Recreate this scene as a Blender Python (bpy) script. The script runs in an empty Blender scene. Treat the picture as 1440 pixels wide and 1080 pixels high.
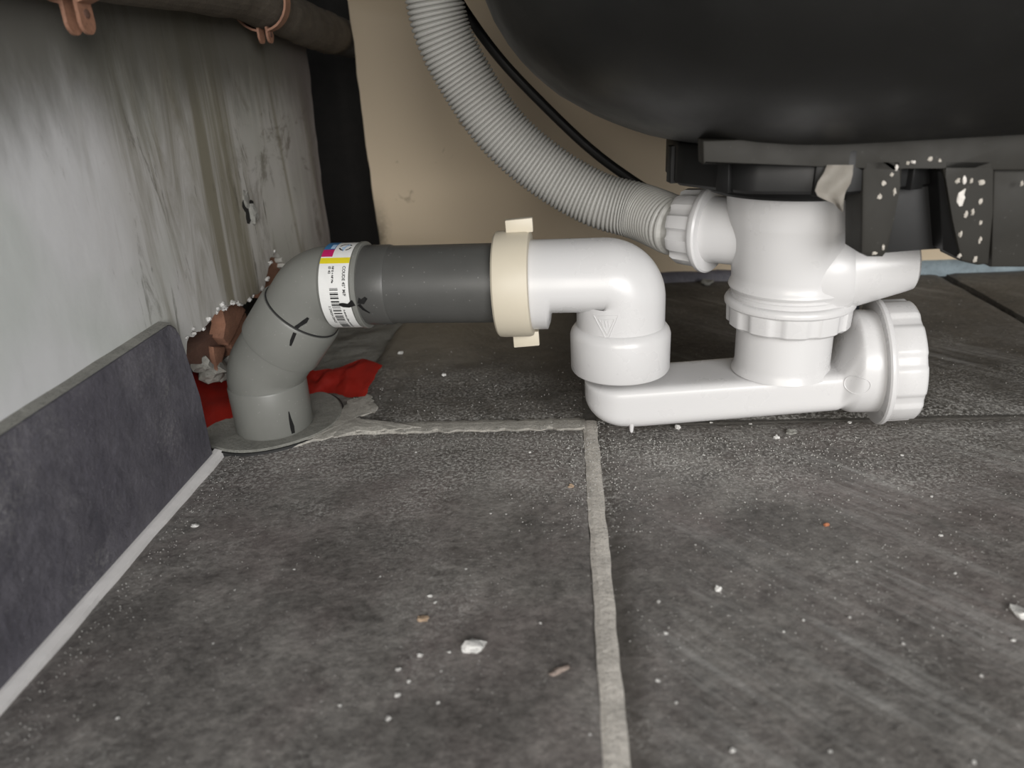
import bpy, bmesh, math, random
from mathutils import Vector, Matrix, noise
R = random.Random(7)
C = bpy.context.scene.collection
PI = math.pi

# ------------------------------------------------------------------ camera, world, lights, exposure
CAM_Z = 0.205
FPX = 1050.0
ROWS = ((0.9968, 0.0241, 0.0768), (0.0612, 0.3917, -0.9181), (-0.0522, 0.9198, 0.389))
_x = Vector([r[0] for r in ROWS]); _y = Vector([r[1] for r in ROWS])
_z = _x.cross(_y).normalized(); _y = _z.cross(_x.normalized()); _x = _x.normalized()
cam_d = bpy.data.cameras.new('camera'); cam = bpy.data.objects.new('camera', cam_d); C.objects.link(cam)
cam.matrix_world = Matrix(((_x.x, _y.x, _z.x, 0), (_x.y, _y.y, _z.y, 0), (_x.z, _y.z, _z.z, CAM_Z), (0, 0, 0, 1)))
cam_d.sensor_width = 36; cam_d.lens = FPX / 1440 * 36; cam_d.clip_start = 0.002; cam_d.clip_end = 50
cam_d.dof.use_dof = True; cam_d.dof.focus_distance = 0.43; cam_d.dof.aperture_fstop = 8.5
sc = bpy.context.scene; sc.camera = cam
sc.view_settings.view_transform = 'Standard'; sc.view_settings.look = 'None'
sc.view_settings.gamma = 1; sc.view_settings.use_curve_mapping = False
sc.view_settings.exposure = 0.0

w = bpy.data.worlds.new('world'); sc.world = w; w.use_nodes = True
w.node_tree.nodes['Background'].inputs[0].default_value = (0.95, 0.98, 1.0, 1)
w.node_tree.nodes['Background'].inputs[1].default_value = 0.55

def area(name, loc, target, sx, sy, power, col=(1, 1, 1)):
    d = bpy.data.lights.new(name, 'AREA'); d.shape = 'RECTANGLE'; d.size = sx; d.size_y = sy
    d.energy = power; d.color = col
    o = bpy.data.objects.new(name, d); C.objects.link(o); o.location = loc
    o.rotation_euler = (Vector(target) - Vector(loc)).to_track_quat('-Z', 'Y').to_euler()
    return o
area('window_daylight', (0.95, -2.2, 0.85), (0.0, 0.5, 0.10), 1.4, 1.2, 66, (1.0, 0.985, 0.97))
area('front_fill', (-0.6, -2.0, 0.75), (0.1, 0.6, 0.10), 1.3, 1.0, 36, (1.0, 0.95, 0.88))  # added frontal fill to lift the depths, not a lamp of the room

def ray(px, py):
    return (_x * (px - 720) + _y * (540 - py) - _z * FPX)
CO = Vector((0, 0, CAM_Z))
def at(px, py, Y):                       # point seen at a photo pixel, in the plane at distance Y
    v = ray(px, py); return CO + v * (Y / v.y)
def atz(px, py, z=0.0):                  # same, on the level z
    v = ray(px, py); return CO + v * ((z - CAM_Z) / v.z)
def atx(px, py, X):
    v = ray(px, py); return CO + v * (X / v.x)

# ------------------------------------------------------------------ materials
class NT:
    def __init__(s, name):
        s.m = bpy.data.materials.new(name); s.m.use_nodes = True
        s.t = s.m.node_tree; s.b = s.t.nodes['Principled BSDF']
        s.tc = s.n('ShaderNodeTexCoord')
    def n(s, typ, **k):
        nd = s.t.nodes.new(typ)
        for a, v in k.items(): setattr(nd, a, v)
        return nd
    def set(s, sock, v):
        if hasattr(v, 'is_output') or isinstance(v, bpy.types.NodeSocket): s.t.links.new(v, sock)
        else: sock.default_value = v
    def map(s, scale=(1, 1, 1), rot=(0, 0, 0), loc=(0, 0, 0), vec=None):
        m = s.n('ShaderNodeMapping'); s.t.links.new(vec or s.tc.outputs['Object'], m.inputs[0])
        m.inputs['Scale'].default_value = scale; m.inputs['Rotation'].default_value = rot; m.inputs['Location'].default_value = loc
        return m.outputs[0]
    def noise(s, scale, vec=None, detail=6, rough=0.55, dist=0.0):
        n = s.n('ShaderNodeTexNoise'); n.inputs['Scale'].default_value = scale; n.inputs['Detail'].default_value = detail
        n.inputs['Roughness'].default_value = rough; n.inputs['Distortion'].default_value = dist
        s.t.links.new(vec or s.tc.outputs['Object'], n.inputs['Vector']); return n.outputs[0]
    def voro(s, scale, vec=None):
        n = s.n('ShaderNodeTexVoronoi'); n.inputs['Scale'].default_value = scale
        s.t.links.new(vec or s.tc.outputs['Object'], n.inputs['Vector']); return n.outputs['Distance']
    def ramp(s, fac, *stops):
        r = s.n('ShaderNodeValToRGB'); s.t.links.new(fac, r.inputs[0])
        e = r.color_ramp.elements
        while len(e) < len(stops): e.new(0.5)
        for el, (p, c) in zip(e, stops):
            el.position = p; el.color = (c, c, c, 1) if not isinstance(c, tuple) else (*c[:3], 1)
        return r.outputs[0]
    def mix(s, fac, a, b, mode='MIX'):
        m = s.n('ShaderNodeMix', data_type='RGBA', blend_type=mode)
        for sock, v in ((m.inputs[0], fac), (m.inputs[6], a), (m.inputs[7], b)):
            if isinstance(v, tuple): v = (*v[:3], 1)
            s.set(sock, v)
        return m.outputs[2]
    def math(s, op, a, b=0.0):
        m = s.n('ShaderNodeMath', operation=op); s.set(m.inputs[0], a); s.set(m.inputs[1], b); return m.outputs[0]
    def sep(s):
        x = s.n('ShaderNodeSeparateXYZ'); s.t.links.new(s.tc.outputs['Object'], x.inputs[0]); return x.outputs
    def mrange(s, v, a, b, c=0.0, d=1.0):
        m = s.n('ShaderNodeMapRange', interpolation_type='SMOOTHSTEP'); s.set(m.inputs[0], v)
        for i, q in enumerate((a, b, c, d)): m.inputs[i + 1].default_value = q
        return m.outputs[0]
    def bump(s, h, strength=0.3, dist=0.001):
        b = s.n('ShaderNodeBump'); b.inputs['Strength'].default_value = strength; b.inputs['Distance'].default_value = dist
        s.t.links.new(h, b.inputs['Height']); s.t.links.new(b.outputs[0], s.b.inputs['Normal'])
    def col(s, c): s.set(s.b.inputs['Base Color'], (*c[:3], 1) if isinstance(c, tuple) else c)
    def rough(s, r): s.set(s.b.inputs['Roughness'], r)

def plastic(name, c, rough=0.35, dirt=0.12, dust=0.0, spec=0.5):
    n = NT(name)
    d = n.ramp(n.noise(60, detail=5), (0.45, 0.0), (0.75, 1.0))
    base = n.mix(n.math('MULTIPLY', d, dirt), c, tuple(q * 0.72 for q in c))
    if dust:
        sp = n.ramp(n.voro(260), (0.0, 1.0), (0.13, 0.0))
        base = n.mix(n.math('MULTIPLY', sp, dust), base, (0.55, 0.54, 0.52))
    n.col(base); n.rough(n.ramp(n.noise(35), (0.3, rough * 0.85), (0.7, min(1, rough * 1.25))))
    n.b.inputs['Specular IOR Level'].default_value = spec
    n.bump(n.noise(900, detail=2), 0.05, 0.0003)
    return n.m
def plain(name, c, rough=0.6):
    n = NT(name)
    n.col(n.mix(n.math('MULTIPLY', n.noise(300, detail=3), 0.35), c, tuple(q * 0.7 for q in c))); n.rough(rough)
    return n.m

def slate(name, dark, light, purple, dusty=0.5, back=False, powder=0.30, grit=1.0):
    n = NT(name)
    big = n.noise(9, detail=8, rough=0.62, dist=0.6)
    mid = n.noise(38, detail=9, rough=0.72, dist=0.4)
    fine = n.noise(210, detail=6, rough=0.75)
    base = n.mix(n.ramp(mid, (0.34, 0.0), (0.66, 1.0)), dark, light)
    base = n.mix(n.math('MULTIPLY', n.ramp(big, (0.44, 0.0), (0.60, 1.0)), 0.6), base, purple)
    base = n.mix(n.math('MULTIPLY', n.ramp(n.noise(14, n.map(loc=(5.1, 0.4, 0)), detail=6, rough=0.62), (0.47, 0.0), (0.62, 1.0)), 0.72), base, dark)
    base = n.mix(n.ramp(fine, (0.36, 0.0), (0.64, 1.0)), n.mix(0.42 * grit, base, dark), n.mix(0.30 * grit, base, tuple(q * 1.25 for q in light)))
    turned = n.map(rot=(0, 0, math.radians(47)))
    st = n.noise(1.0, n.map((9, 150, 40), vec=turned), detail=8, rough=0.72, dist=0.15)
    stm = n.ramp(st, (0.46, 0.0), (0.68, 1.0))
    area_m = n.ramp(n.noise(1.0, n.map((7, 20, 7), loc=(3.1, 1.7, 0), vec=turned), detail=4), (0.44, 0.0), (0.62, 1.0))
    xyz = n.sep()
    right = n.mrange(xyz[0], 0.0, 0.06)
    dm = n.math('MULTIPLY', n.math('MULTIPLY', stm, area_m), n.math('ADD', n.math('MULTIPLY', right, 0.95), 0.10))
    base = n.mix(n.math('MULTIPLY', dm, dusty), base, (0.42, 0.415, 0.40))
    # brown dirt rubbed in along the long joint
    jd = n.mrange(n.math('ADD', n.math('ABSOLUTE', n.math('SUBTRACT', xyz[0], 0.0165)), n.math('MULTIPLY', n.noise(45, detail=4), 0.010)), 0.016, 0.008)
    base = n.mix(n.math('MULTIPLY', jd, 0.5 if powder else 0.0), base, (0.060, 0.052, 0.044))
    # powder thrown about beside the joints
    ed = n.math('MULTIPLY', n.mrange(n.math('ABSOLUTE', n.math('SUBTRACT', xyz[1], 0.405)), 0.13, 0.0), powder)
    pm = n.ramp(n.math('ADD', n.noise(15, n.map(loc=(7.3, 2.2, 0)), detail=7, rough=0.65), ed), (0.54, 0.0), (0.78, 1.0))
    pw = n.math('MULTIPLY', n.ramp(n.noise(520, detail=3, rough=0.75), (0.47, 0.0), (0.62, 1.0)), pm)
    base = n.mix(n.math('MULTIPLY', pw, min(1.0, dusty * 1.3)), base, (0.50, 0.49, 0.465))
    for sc_, th, k in ((300, 0.17, 0.9 * grit), (520, 0.18, 0.6 * grit)):
        sp = n.math('MULTIPLY', n.ramp(n.voro(sc_), (0.0, 1.0), (th, 0.0)), n.ramp(n.noise(40, n.map(loc=(sc_, 0, 0)), detail=2), (0.5, 0.0), (0.6, 1.0)))
        base = n.mix(n.math('MULTIPLY', sp, k), base, (0.62, 0.61, 0.59))
    if back:                        # years of pale dust settled along the rear of the cupboard
        wob = n.math('ADD', xyz[1], n.math('MULTIPLY', n.math('SUBTRACT', n.noise(20, n.map((0.6, 1, 1)), detail=7, rough=0.65), 0.5), 0.16))
        dd = n.math('MULTIPLY', n.math('MULTIPLY', n.mrange(wob, 0.48, 0.62), n.mrange(xyz[0], 0.03, -0.05)), 0.75)
        base = n.mix(dd, base, (0.36, 0.325, 0.265))
    n.col(base)
    n.rough(n.ramp(mid, (0.3, 0.45), (0.7, 0.72)))
    n.b.inputs['Specular IOR Level'].default_value = 0.4
    h = n.math('ADD', n.noise(30, detail=10, rough=0.68), n.math('MULTIPLY', n.noise(260, detail=4), 0.22))
    n.bump(h, 0.75, 0.0026)
    return n.m

def grout(name, c, rough=0.9):
    n = NT(name)
    b = n.mix(n.ramp(n.noise(60, detail=8, rough=0.7), (0.35, 0.0), (0.7, 1.0)), c, tuple(q * 0.62 for q in c))
    b = n.mix(n.ramp(n.noise(900, detail=2), (0.56, 0.0), (0.72, 0.7)), b, tuple(q * 0.4 for q in c))
    n.col(b); n.rough(rough)
    n.bump(n.noise(350, detail=6, rough=0.7), 0.7, 0.0012)
    return n.m

def plaster_mat():
    n = NT('stained_plaster')
    base = n.mix(n.noise(9, detail=4), (0.84, 0.83, 0.855), (0.70, 0.715, 0.705))
    base = n.mix(n.math('MULTIPLY', n.ramp(n.noise(13, detail=2), (0.48, 0.0), (0.62, 1.0)), 0.45), base, (0.55, 0.60, 0.545))
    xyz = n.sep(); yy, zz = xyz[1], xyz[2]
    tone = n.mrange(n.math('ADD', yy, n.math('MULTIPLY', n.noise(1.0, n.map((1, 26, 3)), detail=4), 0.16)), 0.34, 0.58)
    base = n.mix(n.math('MULTIPLY', tone, 0.62), base, (0.345, 0.32, 0.265))  # brownish discolouring, with the daylight's falloff towards the back painted in
    # broad damp streaks running down the wall, denser away from the window
    s1 = n.noise(1.0, n.map((1, 25, 3.2)), detail=8, rough=0.66, dist=0.9)
    m1 = n.math('MULTIPLY', n.ramp(s1, (0.49, 0.0), (0.62, 1.0)), n.mrange(yy, 0.30, 0.44))
    base = n.mix(n.math('MULTIPLY', m1, 0.85), base, (0.20, 0.18, 0.12))
    s2 = n.noise(1.0, n.map((1, 46, 9), loc=(0, 3.3, 1.0)), detail=9, rough=0.74, dist=1.8)
    m2 = n.math('MULTIPLY', n.ramp(s2, (0.58, 0.0), (0.66, 1.0)), n.mrange(yy, 0.22, 0.46))
    base = n.mix(n.math('MULTIPLY', m2, 0.75), base, (0.085, 0.076, 0.05))
    # grime under the old pipe
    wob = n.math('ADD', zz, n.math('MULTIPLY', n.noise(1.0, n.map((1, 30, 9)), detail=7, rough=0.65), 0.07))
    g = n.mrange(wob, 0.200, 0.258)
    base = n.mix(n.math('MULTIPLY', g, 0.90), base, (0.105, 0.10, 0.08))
    m3 = n.math('MULTIPLY', n.ramp(n.noise(17, n.map((1, 1, 0.7), loc=(0, 1.4, 0)), detail=9, rough=0.72, dist=1.6), (0.54, 0.0), (0.64, 1.0)), n.mrange(yy, 0.44, 0.60))
    base = n.mix(n.math('MULTIPLY', m3, 0.8), base, (0.13, 0.112, 0.08))
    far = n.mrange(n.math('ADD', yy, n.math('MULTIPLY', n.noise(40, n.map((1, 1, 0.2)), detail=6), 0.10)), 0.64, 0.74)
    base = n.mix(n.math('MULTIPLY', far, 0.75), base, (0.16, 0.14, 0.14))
    # fine dark specks
    sp = n.math('MULTIPLY', n.ramp(n.voro(55, n.map((1, 1, 0.6))), (0.0, 1.0), (0.07, 0.0)), n.ramp(n.noise(18, detail=2), (0.5, 0.0), (0.58, 1.0)))
    base = n.mix(n.math('MULTIPLY', sp, 0.7), base, (0.08, 0.08, 0.06))
    n.col(base); n.rough(0.78)
    n.bump(n.math('ADD', n.noise(45, n.map((1, 1, 0.7)), detail=4, rough=0.5), n.math('MULTIPLY', n.noise(300, detail=3), 0.04)), 0.16, 0.003)
    return n.m

def panel_mat():
    n = NT('beige_board')
    base = n.mix(n.noise(4, detail=3), (0.63, 0.52, 0.375), (0.57, 0.465, 0.33))
    sp = n.math('MULTIPLY', n.ramp(n.noise(48, detail=7, rough=0.65, dist=1.2), (0.64, 0.0), (0.70, 1.0)), n.ramp(n.noise(8, n.map(loc=(2.3, 0, 1.1)), detail=2), (0.5, 0.0), (0.62, 1.0)))
    base = n.mix(n.math('MULTIPLY', sp, 0.75), base, (0.13, 0.09, 0.05))
    xyz = n.sep()
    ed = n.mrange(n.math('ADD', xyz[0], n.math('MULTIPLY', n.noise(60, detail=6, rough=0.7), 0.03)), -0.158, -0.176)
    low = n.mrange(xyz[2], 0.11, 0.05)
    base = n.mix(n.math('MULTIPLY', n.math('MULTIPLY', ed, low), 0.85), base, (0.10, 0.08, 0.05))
    n.col(base); n.rough(0.55); n.bump(n.noise(120, detail=4), 0.12, 0.0008)
    return n.m

M = {}
M['white'] = plastic('white_pvc', (0.62, 0.615, 0.615), 0.28, 0.0, 0.0)
M['cream'] = plastic('cream_pvc', (0.60, 0.545, 0.435), 0.42, 0.10)
M['grey'] = plastic('grey_pvc', (0.188, 0.19, 0.174), 0.38, 0.25, 0.25)
M['darkgrey'] = plastic('dark_grey_pvc', (0.078, 0.078, 0.074), 0.36, 0.3, 0.3)
M['groove'] = plastic('groove_shade', (0.02, 0.02, 0.02), 0.6)  # near-black, paints the shade of the socket groove and collar gap
M['black'] = plastic('black_sink_composite', (0.010, 0.010, 0.0095), 0.42, 0.1, 0.03, 0.4)
M['blacknut'] = plastic('black_nut_plastic', (0.008, 0.008, 0.008), 0.45, 0.1, 0.0, 0.3)
M['bracket'] = plastic('dusty_black_plastic', (0.024, 0.0225, 0.019), 0.62, 0.5, 0.06, 0.3)
M['rubber'] = plastic('black_rubber', (0.006, 0.006, 0.006), 0.6, 0.1, 0.0, 0.2)
M['cable'] = plastic('black_cable', (0.008, 0.008, 0.008), 0.5, 0.1)
M['blueblack'] = plastic('blue_black', (0.010, 0.012, 0.016), 0.5, 0.1)
M['hose'] = plastic('light_grey_hose', (0.46, 0.455, 0.43), 0.45, 0.25, 0.03)
M['label'] = plain('white_label_paper', (0.78, 0.78, 0.76), 0.45)
M['ink'] = plain('black_ink', (0.015, 0.015, 0.015), 0.6)
M['marker'] = plain('black_marker_ink', (0.006, 0.006, 0.006), 0.5)
M['yellow'] = plain('yellow_ink', (0.72, 0.60, 0.02), 0.5)
M['magenta'] = plain('magenta_ink', (0.50, 0.015, 0.12), 0.5)
M['blue'] = plain('blue_ink', (0.04, 0.16, 0.34), 0.5)
M['paleblue'] = plain('pale_blue_ink', (0.42, 0.58, 0.78), 0.5)
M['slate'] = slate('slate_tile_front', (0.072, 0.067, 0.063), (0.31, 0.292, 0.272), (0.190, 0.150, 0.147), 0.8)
M['slateshaded'] = slate('slate_tile_shaded', (0.036, 0.034, 0.031), (0.145, 0.136, 0.122), (0.10, 0.09, 0.078), 0.6, True)  # darker copy of the slate, painting in the shade under and behind the sink
M['slateskirt'] = slate('slate_skirting', (0.070, 0.068, 0.084), (0.165, 0.158, 0.18), (0.105, 0.099, 0.122), 0.3, False, 0.0, 0.3)
M['grout'] = grout('grey_grout', (0.78, 0.735, 0.67))
M['mortar'] = grout('grey_mortar', (0.33, 0.325, 0.295))
M['mortarlight'] = grout('pale_mortar', (0.46, 0.44, 0.395))
M['whitegrout'] = plain('white_grout', (0.78, 0.76, 0.75), 0.8)
M['dirtygrout'] = grout('dirty_grout', (0.12, 0.112, 0.10))
M['bed'] = grout('dark_tile_bed', (0.035, 0.033, 0.03))
M['collar'] = grout('grey_collar', (0.27, 0.268, 0.24), 0.75)
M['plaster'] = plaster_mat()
M['panel'] = panel_mat()
M['void'] = grout('unlit_masonry', (0.016, 0.014, 0.012))  # near-black colour paints in the unlit dark of cavity and gap
M['terracotta'] = grout('terracotta', (0.33, 0.165, 0.105))
M['brickdark'] = grout('dark_terracotta', (0.16, 0.085, 0.06))
M['chip'] = grout('white_plaster_chip', (0.80, 0.79, 0.76))
M['chiptan'] = grout('tan_chip', (0.48, 0.35, 0.24))
M['chiporange'] = grout('orange_chip', (0.50, 0.20, 0.10))
M['paint'] = plain('white_paint_splash', (0.62, 0.59, 0.55), 0.5)
M['wood'] = grout('wood_splinter', (0.36, 0.29, 0.25))
M['dust'] = grout('plaster_dust', (0.50, 0.49, 0.465))
M['copper'] = grout('dull_copper', (0.44, 0.225, 0.145), 0.5)
M['lead'] = grout('dirty_lead_pipe', (0.16, 0.135, 0.105), 0.85)
M['sealant'] = plastic('dried_sealant', (0.42, 0.39, 0.345), 0.55, 0.5)
M['bluestrip'] = grout('blue_grey_sealant', (0.27, 0.34, 0.38), 0.6)
M['worktop'] = grout('worktop_underside', (0.10, 0.095, 0.09))
def red_mat():
    n = NT('red_plastic_sheet')
    n.col(n.mix(n.noise(50, detail=4), (0.42, 0.026, 0.016), (0.30, 0.018, 0.012))); n.rough(0.45)
    n.bump(n.noise(180, detail=3), 0.15, 0.001)
    return n.m
M['red'] = red_mat()

# ------------------------------------------------------------------ object helpers
def mark_sharp(bm, deg=38):
    bmesh.ops.recalc_face_normals(bm, faces=bm.faces)
    lim = math.radians(deg)
    for f in bm.faces: f.smooth = True
    for e in bm.edges:
        e.smooth = not (len(e.link_faces) == 2 and e.calc_face_angle(0) > lim)

def obj(name, bm, mat, parent=None, kind=None, sharp=38, origin=None):
    if sharp is not None: mark_sharp(bm, sharp)
    me = bpy.data.meshes.new(name)
    o = bpy.data.objects.new(name, me); C.objects.link(o)
    if parent is not None:
        o.parent = parent
        off = parent.matrix_world.translation if False else world_loc(parent)
        for v in bm.verts: v.co -= off
    elif origin is not None:
        off = Vector(origin)
        for v in bm.verts: v.co -= off
        o.location = off
    bm.to_mesh(me); bm.free()
    me.materials.append(M[mat])
    if kind: o['kind'] = kind
    return o
def world_loc(o):
    p = Vector((0, 0, 0))
    while o is not None: p += o.location; o = o.parent
    return p
def thing(name, label, cat, loc, group=None):
    o = bpy.data.objects.new(name, None); C.objects.link(o); o.location = loc; o.empty_display_size = 0.01
    o['label'] = label; o['category'] = cat
    if group: o['group'] = group
    return o
def tag(o, label, cat, group=None):
    o['label'] = label; o['category'] = cat
    if group: o['group'] = group
    return o
def struct(o, label=None):
    o['kind'] = 'structure'
    if label: o['label'] = label
    return o

def rings(bm, rs, closed_ring=True, cap0=True, cap1=True):
    rows = [[bm.verts.new(p) for p in r] for r in rs]
    n = len(rows[0])
    for a, b in zip(rows, rows[1:]):
        for i in range(n if closed_ring else n - 1):
            j = (i + 1) % n
            bm.faces.new((a[i], a[j], b[j], b[i]))
    if cap0: bm.faces.new(rows[0][::-1])
    if cap1: bm.faces.new(rows[-1])
    return rows

def frame_for(t, up=Vector((0, 0, 1))):
    t = t.normalized()
    if abs(t.dot(up)) > 0.95: up = Vector((0, -1, 0))
    a = up.cross(t).normalized(); b = t.cross(a).normalized()
    return a, b

def sweep(bm, pts, rad, n=40, cap0=True, cap1=True):
    pts = [Vector(p) for p in pts]
    if not hasattr(rad, '__len__'): rad = [rad] * len(pts)
    t = (pts[1] - pts[0]).normalized(); a, b = frame_for(t)
    rs = []
    for i, p in enumerate(pts):
        t2 = (pts[min(i + 1, len(pts) - 1)] - pts[max(i - 1, 0)]).normalized()
        q = t.rotation_difference(t2); a = q @ a; b = q @ b; t = t2
        rs.append([p + (a * math.cos(2 * PI * k / n) + b * math.sin(2 * PI * k / n)) * rad[i] for k in range(n)])
    rings(bm, rs, True, cap0, cap1)

def lathe(bm, origin, axis, prof, n=56, mod=None, cap0=True, cap1=True):
    """prof: (radius, distance along axis) pairs; mod(theta, r, s) gives a radius change."""
    origin = Vector(origin); axis = Vector(axis).normalized(); a, b = frame_for(axis)
    rs = []
    for r, s in prof:
        ring = []
        for k in range(n):
            th = 2 * PI * k / n
            rr = r + (mod(th, r, s) if mod else 0)
            ring.append(origin + axis * s + (a * math.cos(th) + b * math.sin(th)) * rr)
        rs.append(ring)
    rings(bm, rs, True, cap0, cap1)

def fillet_path(pts, radii, seg=12):
    pts = [Vector(p) for p in pts]; out = [pts[0]]
    for i in range(1, len(pts) - 1):
        p, u, v = pts[i], (pts[i - 1] - pts[i]), (pts[i + 1] - pts[i])
        lu, lv = u.length, v.length; u.normalize(); v.normalize()
        ang = u.angle(v); r = radii[i - 1]
        d = min(r / math.tan(ang / 2), lu * 0.98, lv * 0.98); r = d * math.tan(ang / 2)
        cen = p + (u + v).normalized() * (r / math.sin(ang / 2))
        a = p + u * d - cen; b = p + v * d - cen
        for k in range(seg + 1):
            out.append(cen + a.normalized().slerp(b.normalized(), k / seg) * r)
    out.append(pts[-1]); return out

def spline(pts, per=10):
    pts = [Vector(p) for p in pts]; P = [pts[0] * 2 - pts[1]] + pts + [pts[-1] * 2 - pts[-2]]; out = []
    for i in range(1, len(P) - 2):
        for k in range(per):
            t = k / per; a, b, c, d = P[i - 1], P[i], P[i + 1], P[i + 2]
            out.append(0.5 * ((2 * b) + (c - a) * t + (2 * a - 5 * b + 4 * c - d) * t * t + (3 * b - a - 3 * c + d) * t ** 3))
    out.append(pts[-1]); return out
def resample(pts, step):
    out = [pts[0]]; acc = 0.0
    for a, b in zip(pts, pts[1:]):
        L = (b - a).length; d = step - acc
        while d <= L:
            out.append(a.lerp(b, d / L)); d += step
        acc = (acc + L) % step if L else acc
    return out

def box(bm, x0, x1, y0, y1, z0, z1, bevel=0.0, seg=2):
    m = bmesh.ops.create_cube(bm, size=1)['verts']
    for v in m:
        v.co = Vector((x0 + (v.co.x + .5) * (x1 - x0), y0 + (v.co.y + .5) * (y1 - y0), z0 + (v.co.z + .5) * (z1 - z0)))
    if bevel:
        es = {e for v in m for e in v.link_edges}
        bmesh.ops.bevel(bm, geom=list(es), offset=bevel, segments=seg, affect='EDGES', profile=0.5)

def prism(bm, outline, back, bevel=0.0):
    """outline: loop of points; back: vector to the rear face."""
    outline = [Vector(p) for p in outline]; back = Vector(back); n = len(outline)
    a = [bm.verts.new(p) for p in outline]; b = [bm.verts.new(p + back) for p in outline]
    fs = [bm.faces.new(a), bm.faces.new(b[::-1])]
    for i in range(n):
        j = (i + 1) % n; bm.faces.new((a[j], a[i], b[i], b[j]))
    if bevel:
        bmesh.ops.bevel(bm, geom=list(fs[0].edges), offset=bevel, segments=2, affect='EDGES', profile=0.5)
    bmesh.ops.triangulate(bm, faces=[f for f in bm.faces if len(f.verts) > 4])

def lump(bm, cen, sx, sy, sz, seed=0, sub=2, rough=0.35, rot=0.0):
    res = bmesh.ops.create_icosphere(bm, subdivisions=sub, radius=1)['verts']
    ca, sa = math.cos(rot), math.sin(rot)
    for v in res:
        d = v.co.normalized(); k = 1 + rough * noise.noise(d * 1.6 + Vector((seed * 3.7, seed * 1.3, seed)))
        x, y, z = d.x * sx * k, d.y * sy * k, d.z * sz * k
        v.co = Vector(cen) + Vector((x * ca - y * sa, x * sa + y * ca, z))

# ------------------------------------------------------------------ floor: bed, slate tiles, joints
bm = bmesh.new(); box(bm, -0.60, 0.75, -0.30, 1.0, -0.02, -0.0060)
floor = struct(obj('floor', bm, 'bed'), 'dark slate tiled floor with pale grout joints')

def tile(x0, x1, y0, y1, mat, seed, amp=0.0007, nx=44, ny=44, tilt=0.0):
    bm = bmesh.new(); rows = []
    for j in range(ny + 1):
        row = []
        for i in range(nx + 1):
            u, v = i / nx, j / ny
            x = x0 + (x1 - x0) * u; y = y0 + (y1 - y0) * v
            e = min(u * (x1 - x0), (1 - u) * (x1 - x0), v * (y1 - y0), (1 - v) * (y1 - y0))
            h = noise.fractal(Vector((x * 14 + seed, y * 14, seed * 2.1)), 1.0, 2.0, 4) * amp
            h -= 0.0016 * max(0, 1 - e / 0.004) ** 2
            if e < 1e-6:                      # riven, slightly wavering edge
                k = noise.noise(Vector((x * 45, y * 45, seed))) * 0.0012
                if i == 0: x += k
                if i == nx: x -= k
                if j == 0: y += k
                if j == ny: y -= k
            row.append(Vector((x, y, h + tilt * (u - 0.5))))
        rows.append(row)
    vs = [[bm.verts.new(p) for p in r] for r in rows]
    for j in range(ny):
        for i in range(nx): bm.faces.new((vs[j][i], vs[j][i + 1], vs[j + 1][i + 1], vs[j + 1][i]))
    loop = [vs[0][i] for i in range(nx + 1)] + [vs[j][nx] for j in range(1, ny + 1)] + [vs[ny][i] for i in range(nx - 1, -1, -1)] + [vs[j][0] for j in range(ny - 1, 0, -1)]
    low = [bm.verts.new((v.co.x, v.co.y, -0.0062)) for v in loop]
    for i in range(len(loop)):
        j = (i + 1) % len(loop); bm.faces.new((loop[j], loop[i], low[i], low[j]))
    return obj('slate_tile', bm, mat, floor, sharp=50)

GX, GX2, GY = 0.0121, 0.3640, 0.4195
tile(-0.2088, GX - 0.0040, 0.0775, GY - 0.006, 'slate', 1)
tile(GX + 0.0040, GX2 - 0.004, 0.0775, GY - 0.003, 'slate', 2)
tile(-0.2088, GX - 0.0046, -0.27, 0.0685, 'slate', 3)
tile(GX + 0.0046, GX2 - 0.004, -0.27, 0.0685, 'slate', 4)
tile(-0.150, GX - 0.004, GY + 0.005, 0.7385, 'slateshaded', 5, 0.0016)
tile(GX + 0.004, GX2 - 0.005, GY + 0.002, 0.7385, 'slateshaded', 6, 0.0010)
tile(GX2 + 0.004, 0.72, GY + 0.002, 0.7385, 'slateshaded', 7)
tile(GX2 + 0.004, 0.72, 0.0775, GY - 0.003, 'slate', 8)

def joint(name, p0, p1, width, z, mat, n=60, wob=0.0012, seed=0.0, parent=floor):
    bm = bmesh.new(); p0, p1 = Vector(p0), Vector(p1); d = (p1 - p0).normalized(); s = Vector((-d.y, d.x, 0)); rs = []
    for i in range(n + 1):
        p = p0.lerp(p1, i / n)
        wl = width / 2 + noise.noise(Vector((i * 0.35, seed, 0))) * wob; wr = width / 2 + noise.noise(Vector((i * 0.35, seed, 9))) * wob
        zz = z + noise.noise(Vector((i * 0.6, seed, 4))) * 0.0003
        rs.append([p - s * wr + Vector((0, 0, -0.006)), p - s * wr + Vector((0, 0, zz - 0.0006)), p - s * wr * 0.45 + Vector((0, 0, zz)), p + s * wl * 0.45 + Vector((0, 0, zz)), p + s * wl + Vector((0, 0, zz - 0.0006)), p + s * wl + Vector((0, 0, -0.006))])
    rings(bm, rs, False, False, False)
    return obj(name, bm, mat, floor if parent is floor else parent, sharp=None)
joint('grout_line', (GX, -0.27, 0), (GX, GY + 0.004, 0), 0.0086, -0.0004, 'grout', 120, 0.0010, 1)
joint('grout_line', (GX, GY + 0.004, 0), (GX, 0.7385, 0), 0.0085, -0.0010, 'dirtygrout', 60, 0.002, 2)
joint('grout_line', (-0.215, GY - 0.0005, 0), (GX - 0.003, GY, 0), 0.0135, 0.0005, 'mortarlight', 90, 0.0046, 3)
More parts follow.
